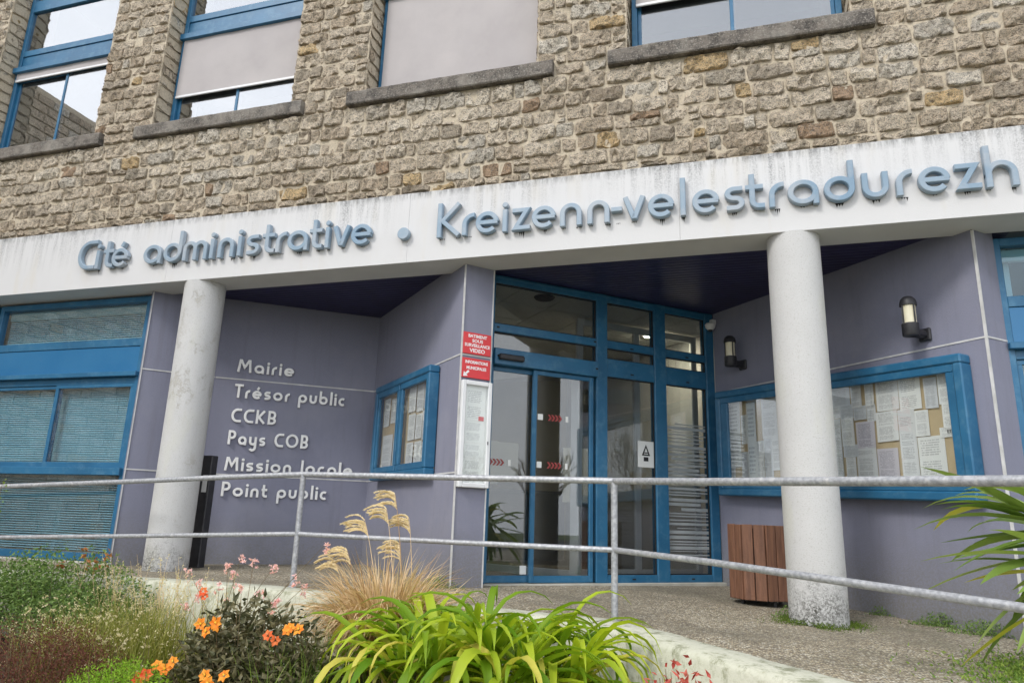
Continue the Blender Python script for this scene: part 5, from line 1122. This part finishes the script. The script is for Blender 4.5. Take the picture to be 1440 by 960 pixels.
weeds(-2.50, 6.08, .10, .04, 500, .10, M['green'], 'weeds', 'weeds at the base of the pier left of the entrance', 'weeds', 87, .02)

# ---------------------------------------------------------------- what the glass mirrors: the far side of the street
def bare_tree(x, y, h, seed, label, ev=0):
    rr = random.Random(seed); t_ = thing('bare_tree', label, 'tree', (x, y, -1), 'trees across the street'); mb = MB()
    def br(p, d, L, r, dep):
        q = p+d*L; m_ = p.lerp(q, .5)+Vector((rr.uniform(-1, 1), rr.uniform(-1, 1), 0))*L*.06; mb.tube([p, m_, q], [r, r*.85, r*.7], 6 if dep > 2 else 4, cap=False)
        if dep == 0: return
        for k in range(3 if dep > 1 else 4):
            dd = (d+Vector((rr.uniform(-1, 1), rr.uniform(-1, 1), rr.uniform(-.2, .6)))*.62).normalized(); br(m_.lerp(q, rr.random()) if k else q, dd, L*rr.uniform(.62, .8), r*.62, dep-1)
    br(Vector((x, y, -1)), Vector((0, 0, 1)), h*.3, h*.022, 5); mb.build('trunk', M['bark'], t_)
    if ev:
        R.seed(seed); lb = MB()
        for i in range(5000):
            v = rvec()*R.random()**.4; lb_p = Vector((x+v.x*h*.3, y+v.y*h*.3, -1+h*.6+v.z*h*.36)); leafq(lb, lb_p, rvec(), rvec(), .16, .08, R.random())
        lb.build('crown', M['green'], t_, kind='stuff')
bare_tree(12, -4.0, 4.6, 5, 'bare tree mirrored in the sliding doors'); bare_tree(14, 1.0, 5, 8, 'low bare tree mirrored in the fixed panes'); bare_tree(-6, -20, 8, 9, 'leafy tree across the street behind the photographer', 1); bare_tree(5, -22, 8, 12, 'bare tree across the street behind the photographer')
bare_tree(17, -6, 6, 15, 'leafy tree farther along the street', 1)
hb = MB(); R.seed(91)
for i in range(9000): leafq(hb, Vector((R.uniform(-30, 30), -16+R.uniform(-.5, .5), -1+R.random()**.7*2.0)), rvec(), rvec(), .14, .07, R.random())
o = hb.build('hedge', M['green'], None, kind='stuff'); tag(o, 'long clipped hedge on the far side of the street', 'hedge')
# stone wing of the building out of the frame on the left, which the lower left window mirrors
WG = thing('stone_wing', 'granite wing standing forward of the facade, mirrored in the lower left window', 'building', (-16, 0, -1)); F = Fr((-13.4, -9), (-13.4, 5.9)); mb = MB(); mb.box(F, 0, F.L, -.5, 0, -1, 9); wo = mb.build('wall', M['mortar'], WG)
big = MB(); R.seed(15); rs.seed(3); z = -.9
while z < 8.8:
    u = 0; h = .2
    while u < F.L-.2:
        L = R.uniform(.25, .55); L = min(L, F.L-u); big.box(F, u+.01, u+L-.01, 0.001, .03, z+.012, z+h-.012, bev=.012, tint=stone_tint(0, 5)); u += L
    z += h
big.build('stones', M['stone'], WG, kind='stuff')
for k in range(0):
    for zz in (.2, 4.8):
        mb = MB(); mb.box(F, 1.5+4.6*k, 3.6+4.6*k, .0, .06, zz, zz+2.0); o = mb.build('window', M['blue'], WG); mb = MB(); mb.box(F, 1.58+4.6*k, 3.52+4.6*k, .055, .065, zz+.08, zz+1.92); mb.build('pane', M['glass_up'], o)
for o in bpy.data.objects:
    if '_b' in o: del o['_b']
